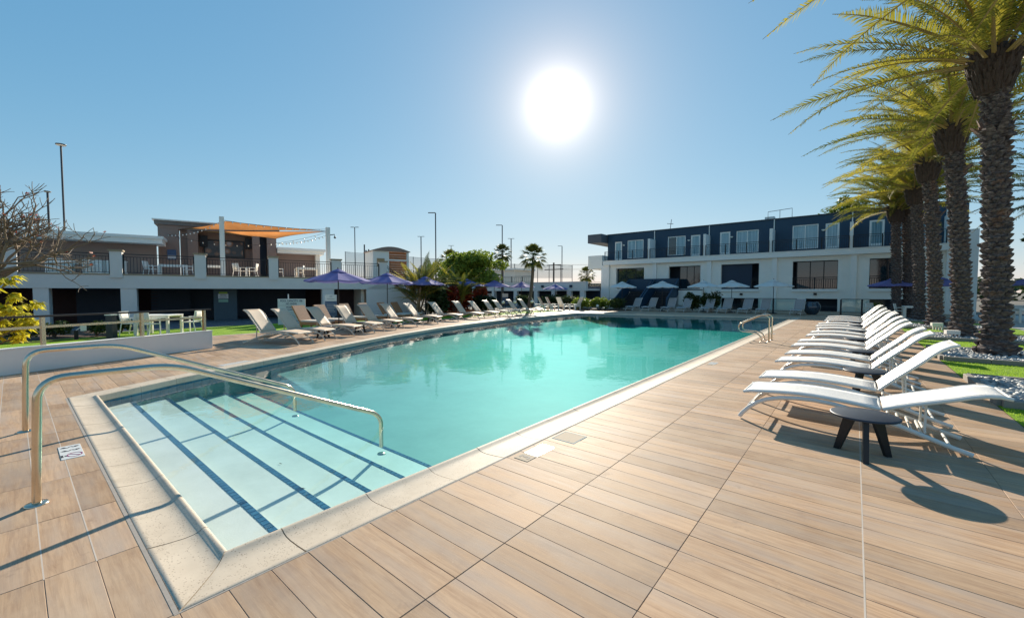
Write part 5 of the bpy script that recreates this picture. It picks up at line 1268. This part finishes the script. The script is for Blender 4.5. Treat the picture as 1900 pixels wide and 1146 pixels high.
# far terrace wall across the end of the pool
fw = thing('far_terrace_wall', 'long grey terrace wall with dark openings closing off the far side of the pool', 'building')
MB().box(-46, 38.0, 1.72, -21.5, 38.4, 2.62).obj('parapet', STUCG, fw); MB().box(-46, 37.95, 2.622, -21.5, 38.45, 2.70).obj('parapet_cap', STUCG, fw); MB().box(-46, 41, -.2, -21.5, 41.2, 2.2).obj('back_wall', NAVYD, fw); MB().box(-46, 38.41, 1.75, -21.5, 41, 1.95).obj('ceiling_slab', STUCG, fw)
for x in (-45, -41.5, -38, -34.5, -31, -28, -25.6, -23.6, -22): MB().box(x - .25, 38.02, -.2, x + .25, 38.4, 1.717).obj('column', STUCG, fw)
MB().box(-27.5, 38.05, .0, -21.9, 38.2, .75).obj('low_parapet', CREAM, fw); MB().box(-27.6, 38.0, .752, -21.8, 38.25, .80).obj('ledge', TAN, fw)
for x in (-33.5, -27, -23.3): MB().box(x - .15, 37.86, 2.1, x + .15, 37.99, 2.35).obj('wall_lamp', NAVYD, fw)
m = MB(); railing(-46, -28.5, 2.7, .75, 38.2, 'terrace_railing', parent=fw, step=.3)
uw = thing('upper_terrace_house', 'small pale upper building behind the round leafy tree', 'building'); MB().box(-46, 44, 2.0, -36, 48, 4.6).obj('wall', CREAM, uw); MB().box(-46.3, 43.6, 4.602, -35.7, 48.4, 4.85).obj('roof', STUC, uw)
MB().box(-44.5, 43.93, 2.9, -42.8, 43.99, 4.1).obj('window', GLASS, uw); MB().box(-40.5, 43.93, 2.9, -38.8, 43.99, 4.1).obj('window', GLASS, uw)

# ---------------------------------------------------------------- shade sails, posts, string lights
def loc2(s, y, z): 
    v = Matrix.Rotation(tr_.rotation_euler.z, 3, 'Z') @ Vector((s, y, 0)); return Vector((tr_.location.x + v.x, tr_.location.y + v.y, z))
for k, (s, h) in enumerate([(7.87, 5.95), (13.59, 5.83)]):
    p_ = loc2(s, 1.5, 2.42); t = thing('sail_post', ['tall grey square post holding the near corner of the orange shade sails', 'tall grey square post at the right end of the orange shade sails'][k], 'post', p_, tr_.rotation_euler.z, 'shade sail posts')
    MB().box(-.12, -.12, 0, .12, .12, h - 2.42).obj('post_body', STUC, t)
    if k: MB().tube([(.12, 0, h - 2.9), (.4, -.05, h - 2.85), (.42, -.05, h - 3.0)], .03, 6).obj('camera_arm', BLACK, t); MB().lathe([(.001, -.08), (.07, -.03), (.08, .03), (.03, .06)], 10, (.42, -.05, h - 3.05)).obj('camera_dome', BLACK, t)
def sail(label, A, B, C_):
    A, B, C_ = Vector(A), Vector(B), Vector(C_); n = 14; cen = (A + B + C_) / 3; vs = []; idx = {}
    for i in range(n + 1):
        for j in range(n + 1 - i):
            a, b = i / n, j / n; c_ = 1 - a - b; q = A * a + B * b + C_ * c_
            pull = .16 * (4 * a * b * (1 - 0) * (1 - c_) ** 2 + 4 * b * c_ * (1 - a) ** 2 + 4 * a * c_ * (1 - b) ** 2)
            q = q + (cen - q) * pull; q.z -= .25 * 27 * a * b * c_ * .6
            idx[i, j] = len(vs); vs.append(q)
    fs = []
    for i in range(n):
        for j in range(n - i):
            fs.append((idx[i, j], idx[i + 1, j], idx[i, j + 1]))
            if j < n - i - 1: fs.append((idx[i + 1, j], idx[i + 1, j + 1], idx[i, j + 1]))
    t = thing('shade_sail', label, 'shade sail', (0, 0, 0), 0, 'orange shade sails'); MB().add(vs, fs, True).obj('cloth', SAIL, t)
    for p0, p1 in ((A, B), (B, C_), (C_, A)): MB().tube([p0.lerp(p1, k / 10) + (cen - p0.lerp(p1, k / 10)) * .16 * 4 * (k / 10) * (1 - k / 10) for k in range(11)], .012, 4).obj('edge_cable', POLE, t)
sail('upper orange triangular shade sail running between the two grey posts', loc2(5.6, 6.9, 5.72), loc2(8.0, 1.5, 5.72), loc2(13.45, 1.5, 5.60))
sail('lower orange triangular shade sail reaching from the pavilion to the right post', loc2(6.1, 6.9, 5.66), loc2(10.9, 5.0, 5.28), loc2(13.45, 1.5, 5.55))
bm = MB().lathe([(.001, -.05), (.035, -.02), (.03, .03), (.012, .05)], 8).mesh('bulb', BULB)
for k, (a, b) in enumerate([(loc2(5.0, 6.8, 5.3), loc2(7.9, 1.6, 5.75)), (loc2(5.0, 6.8, 5.3), loc2(13.5, 1.5, 5.5)), (loc2(8.0, 1.4, 5.75), loc2(13.5, 1.4, 5.7)), (loc2(10.9, 5.0, 4.95), loc2(13.5, 1.4, 5.3))]):
    t = thing('string_light', ['string of white bulbs from the pavilion to the near sail post', 'string of white bulbs under the lower orange sail', 'string of bulbs between the two grey sail posts', 'short sagging string of bulbs at the right sail post'][k], 'string light', (0, 0, 0), 0, 'string lights on the terrace')
    P = [a.lerp(b, i / 14) - Vector((0, 0, [.25, .75, .15, .15][k] * 4 * (i / 14) * (1 - i / 14))) for i in range(15)]; MB().tube(P, .008, 4).obj('cable', BLACK, t)
    for q in range(0, 15): put('bulb', bm, t, P[q] - Vector((0, 0, .06)))
# terrace furniture
spots = [(.9, 2.2, 0, 'left of the first visible pier'), (2.4, 2.0, 1.6, 'behind the first railing bay'), (4.6, 2.4, 1.2, 'just right of the first grey pier'), (6.3, 2.0, 4.4, 'in the second railing bay'), (8.7, 1.9, 2.2, 'below the near sail post'), (9.3, 1.6, 4.4, 'right of the near sail post'), (10.8, 2.0, 1.5, 'at the left of the fourth railing bay'), (11.9, 2.0, 4.4, 'in the middle of the fourth railing bay')]
for k, (s, y, a, wd) in enumerate(spots):
    p_ = loc2(s, y, 2.43); dup(ch, p_, a + tr_.rotation_euler.z, 'white chair up on the terrace, ' + wd, 'white chairs on the terrace')
for k, (s, y) in enumerate([(1.6, 2.4), (7.2, 2.6), (5.5, 3.2), (12.4, 1.9)]):
    table(['white table on the terrace behind the bare tree', 'white table on the terrace left of the near sail post', 'white table on the terrace near the pavilion pillar', 'low white table at the right of the fourth railing bay'][k], loc2(s, y, 2.43), tr_.rotation_euler.z, 1.3, .8, 'white tables on the terrace')
for k, s in enumerate([.9, 2.2, 3.0]):
    t = thing('terrace_cabinet', ['cream cabinet block on the terrace behind the bare tree branches', 'middle cream cabinet block on the terrace', 'cream cabinet block on the terrace beside the first pier'][k], 'cabinet', loc2(s, 3.6, 2.43), tr_.rotation_euler.z, 'cream cabinets on the terrace'); MB().box(-.5, -.3, 0, .4, .3, .85).obj('cabinet_body', CREAM, t); MB().box(-.52, -.32, .852, .42, .32, .89).obj('counter_top', WHITE, t)
# ---------------------------------------------------------------- signs
def vert(o, x, y, rz): o.location = (x, y, 0); o.rotation_euler = (0, 0, rz)
rz_ = math.atan2(.84, 1.02)
t = thing('pool_rules_sign', 'large white pool rules board headed POOL CAPACITY 108 and NO DIVING', 'sign', (-20.92, 8.58, 0), rz_)
MB().box(-.66, .0, .02, .66, .05, 1.27).obj('board', SIGNW, t); MB().box(-.62, .051, 0, -.56, .10, 1.2).obj('post', DGREY, t); MB().box(.56, .051, 0, .62, .10, 1.2).obj('post', DGREY, t)
MB().box(-.20, .06, 1.2, -.16, .09, 1.5).obj('pole_tip', SIGNW, t)
for body, sz, z, w_ in (('POOL CAPACITY: 108', .135, 1.17, .82), ('NO DIVING', .125, 1.03, .8), ('WARNING', .125, .86, .85), ('NO LIFEGUARD ON DUTY', .115, .74, .82), ('EMERGENCY CALL 911', .115, .22, .9)):
    text(body, sz, INKB, t, (0, -.002, z), (R(90), 0, 0), w=w_)
m = MB()
m.box(-.62, -.003, .945, .62, -.001, .953)
for k in range(6): m.box(-.55, -.003, .62 - k * .06, .55 - .12 * (k % 3), -.001, .632 - k * .06)
m.box(-.4, -.003, .10, .4, -.001, .115); m.obj('small_print_lines', INKB, t)
t = thing('info_sign', 'white over blue information board beside the grey column', 'sign', (-20.75, 10.45, 0), rz_)
MB().box(-.30, 0, .35, .30, .04, 1.46).obj('board', SIGNB, t); MB().box(-.30, -.006, 1.13, .30, -.001, 1.46).obj('header_panel', SIGNW, t); MB().box(-.03, .041, 0, .03, .1, .35).obj('post', DGREY, t)
m = MB(); m.box(-.06, -.009, 1.36, .08, -.007, 1.38); m.box(-.2, -.009, 1.24, .2, -.007, 1.255); m.obj('header_lines', INKB, t)
m = MB(); [m.box(-.22, -.003, .95 - k * .09, .22 - .06 * (k % 2), -.001, .965 - k * .09) for k in range(5)]; m.obj('text_lines', SIGNW, t)
t = thing('fire_box', 'small red box with a white front on the grey column', 'box', loc2(13.45, -.12, .86), tr_.rotation_euler.z); MB().box(-.18, 0, 0, .14, .14, .32).obj('box_body', RED, t); MB().box(-.10, -.012, .02, .13, -.001, .30).obj('front_panel', SIGNW, t)
t = thing('notice_sign', 'green and white notice sign on the blue-grey pier', 'sign', loc2(7.85, .88, 1.0), tr_.rotation_euler.z)
MB().box(-.2, 0, .50, .2, .015, .60).obj('green_header', SIGNG, t); MB().box(-.24, 0, .22, .24, .015, .49).obj('notice_panel', SIGNW, t); MB().box(-.23, 0, .02, .23, .015, .18).obj('lower_panel', plain('pale_green_panel', (.25, .42, .33), .6, bump=0), t)
text('NOTICE', .09, INK, t, (0, -.002, .42), (R(90), 0, 0), w=.9); m = MB(); [m.box(-.18, -.003, .34 - k * .05, .18, -.001, .352 - k * .05) for k in range(3)]; m.obj('text_lines', INK, t)
t = thing('far_rules_sign', 'pale notice board behind the forked tree trunk', 'sign', (-26.9, 28.6, 0), R(40)); MB().box(-.6, 0, .5, .6, .05, 1.45).obj('board', SIGNW, t); MB().box(-.55, .05, 0, -.5, .1, 1.3).obj('post', DGREY, t); MB().box(.5, .05, 0, .55, .1, 1.3).obj('post', DGREY, t); m = MB(); [m.box(-.5, -.003, 1.3 - k * .13, .5 - .2 * (k % 2), -.001, 1.34 - k * .13) for k in range(6)]; m.obj('text_lines', INKB, t)
t = thing('far_info_sign', 'blue and white notice board beside the pale one', 'sign', (-26.2, 30.6, 0), R(40)); MB().box(-.28, 0, .4, .28, .05, 1.45).obj('board', SIGNB, t); MB().box(-.28, -.01, 1.1, .28, -.002, 1.45).obj('header_panel', SIGNW, t); MB().box(-.03, .05, 0, .03, .1, .4).obj('post', DGREY, t)
# ---------------------------------------------------------------- lamp posts, net
def lamp(label, x, y, z, kind=0, r=.09, rz=0):
    t = thing('street_lamp', label, 'lamp post', (x, y, 0), rz, 'tall lamp posts beyond the terrace')
    MB().tube([(0, 0, 0), (0, 0, z * .33)], r * 1.5, 8).obj('lower_pole', DGREY, t); MB().tube([(0, 0, z * .33), (0, 0, z)], r, 8).obj('pole', DGREY, t)
    if kind == 0:
        for s in (-1, 1): MB().box(.1 if s > 0 else -.62, -.13, z - .03, .62 if s > 0 else -.1, .13, z + .03).obj('lamp_head', DGREY, t)
        MB().box(-.1, -.04, z - .03, .1, .04, z).obj('arm', DGREY, t)
    elif kind == 1: MB().box(-.95, -.13, z - .03, -.05, .13, z + .04).obj('lamp_head', DGREY, t)
    else:
        MB().lathe([(.1, z - .04), (.28, z - .02), (.28, z + .03), (.08, z + .08)], 14).obj('lamp_head', DGREY, t); MB().lathe([(.1, z - .09), (.24, z - .07), (.26, z - .045)], 14).obj('lamp_lens', BULB, t)
lamp('tallest dark lamp post with a round head above the bare tree', -43.12, 2.52, 11.9, 2, .055)
lamp('lamp post with a round head seen through the bare tree, second tallest there', -64.88, 2.7, 12, 2); lamp('short-looking distant lamp post low in the bare tree branches', -85.4, 2.57, 11.8, 2)
lamp('lamp post with double head right of the orange shade sails', -61.73, 35.2, 11.9, 0, .07, .7); lamp('tall dark lamp post with a single head above the feathery palms', -42.43, 35.58, 11.9, 1, .075, .7)
lamp('distant double-headed lamp post left of the tall single-headed one', -62.5, 48.9, 11.9, 0, .09, .7); lamp('distant double-headed lamp post right of the tall single-headed one', -70.2, 63.3, 12, 0, .07, .7)
lamp('single-headed lamp post above the fan palm behind the leafy tree', -42.3, 48.7, 11.9, 1, .075, .7); lamp('double-headed lamp post between the two fan palms', -51.5, 61.9, 11.9, 0, .09, .7); lamp('single-headed lamp post right of the lone fan palm', -51, 79.2, 11.9, 1, .09, .7)
for k, (x, y, z) in enumerate([(-64.13, 38.28, 9.6), (-63.54, 38.72, 8.8), (-58, 34.9, 8.0)]):
    t = thing('net_pole', ['taller bare pole left of the stair tower', 'shorter bare pole left of the stair tower', 'thin bare pole just right of the sail post'][k], 'pole', (x, y, 0), 0, 'bare poles by the net'); MB().tube([(0, 0, 0), (0, 0, z)], .12, 6).obj('pole', DGREY, t)
t = thing('utility_pole', 'wooden utility pole with crossarms behind the net', 'utility pole', (-42.2, 62.8, 0)); MB().tube([(0, 0, 0), (0, 0, 6.9)], .15, 6).obj('pole', BARK, t); MB().box(-2.0, -.1, 5.6, 2.0, .1, 5.75).obj('crossarm', BARK, t); MB().box(-1.5, -.1, 6.4, 1.5, .1, 6.55).obj('crossarm', BARK, t)
for k, (a, b, za, zb, zl, n, lab) in enumerate([((-76, 41.3), (-52, 60.5), 9.3, 6.9, 1.5, 7, 'long grey sports net behind the stair tower'), ((-52.5, 54.3), (-39.6, 64.9), 6.75, 6.35, 4.1, 8, 'grey sports net right of the round leafy tree')]):
    t = thing('sports_net', lab, 'net', (0, 0, 0), 0, 'sports nets'); a, b = Vector((*a, 0)), Vector((*b, 0))
    m = MB(); N_ = 16
    vs = []
    for i in range(N_ + 1):
        q = a.lerp(b, i / N_); z1 = za + (zb - za) * i / N_ - .12 * math.sin(math.pi * ((i * n / N_) % 1)); vs += [(q.x, q.y, zl), (q.x, q.y, z1)]
    m.add(vs, [(2 * i, 2 * i + 2, 2 * i + 3, 2 * i + 1) for i in range(N_)]); m.obj('net_mesh', NET, t)
    for i in range(n + 1): q = a.lerp(b, i / n); MB().tube([(q.x, q.y, 0), (q.x, q.y, za + (zb - za) * i / n + .1)], .06, 5).obj('net_post', DGREY, t)
    MB().tube([(a.x, a.y, za), (b.x, b.y, zb)], .03, 4).obj('top_cable', DGREY, t)
t = thing('overhead_cable', 'thin overhead wires running toward the hotel', 'cable'); MB().tube([(-42.2, 62.8, 6.5), (-24, 63, 5.9), (10, 64, 6.6)], .03, 4).obj('wire', DGREY, t); MB().tube([(-42.2, 62.8, 5.7), (-24, 63, 5.1), (10, 64, 5.8)], .03, 4).obj('wire', DGREY, t)
# low far buildings and trees on the skyline
for k, (x, y, w_, h) in enumerate([(-60, 70, 14, 3.2), (-36, 72, 9, 2.9), (-85, 55, 20, 4), (-30, 95, 20, 3)]):
    t = thing('far_building', ['low grey far building behind the net', 'low brown far building beside the utility pole', 'low far building behind the orange sails', 'low far building left of the hotel'][k], 'building', (x, y, 0)); MB().box(-w_ / 2, 0, 0, w_ / 2, 8, h).obj('wall', [STUCG, TAUPE, STUCG, CREAM][k], t); MB().box(-w_ / 2 - .3, -.3, h + .002, w_ / 2 + .3, 8.3, h + .3).obj('roof', DGREY, t)
rnd = random.Random(77); m = MB()
for k in range(60):
    x = rnd.uniform(-140, 40); y = 120 + rnd.uniform(0, 20); leaves(m, x, y, rnd.uniform(1.5, 3.4), rnd.uniform(3, 7), 3, rnd.uniform(1.2, 2.2), 120, .7, rnd)
tag(m.obj('treeline', LEAFD), 'low dark treeline on the horizon', kind='stuff')

# ---------------------------------------------------------------- the hotel stands 5 m farther back and 13 % larger than its drawn plan; its plinth is 0.2 m below the deck
K_ = 1.132
for o in list(C.objects):
    if o.parent is None and o.name in ('hotel_building', 'navy_staircase', 'stair_side_wall', 'roof_guardrail', 'roof_antenna', 'corner_railing'):
        o.location = (o.location.x * K_, o.location.y * K_, o.location.z * K_ - .21); o.scale = (K_,) * 3

rv = random.Random(5)
for o in list(C.objects):
    if o.parent is not None and o.name.startswith('backrest') and o.parent.name.startswith('sun_lounger') and o.parent is not lowl:
        o.rotation_euler.y += R(rv.uniform(-2.2, 2.2))
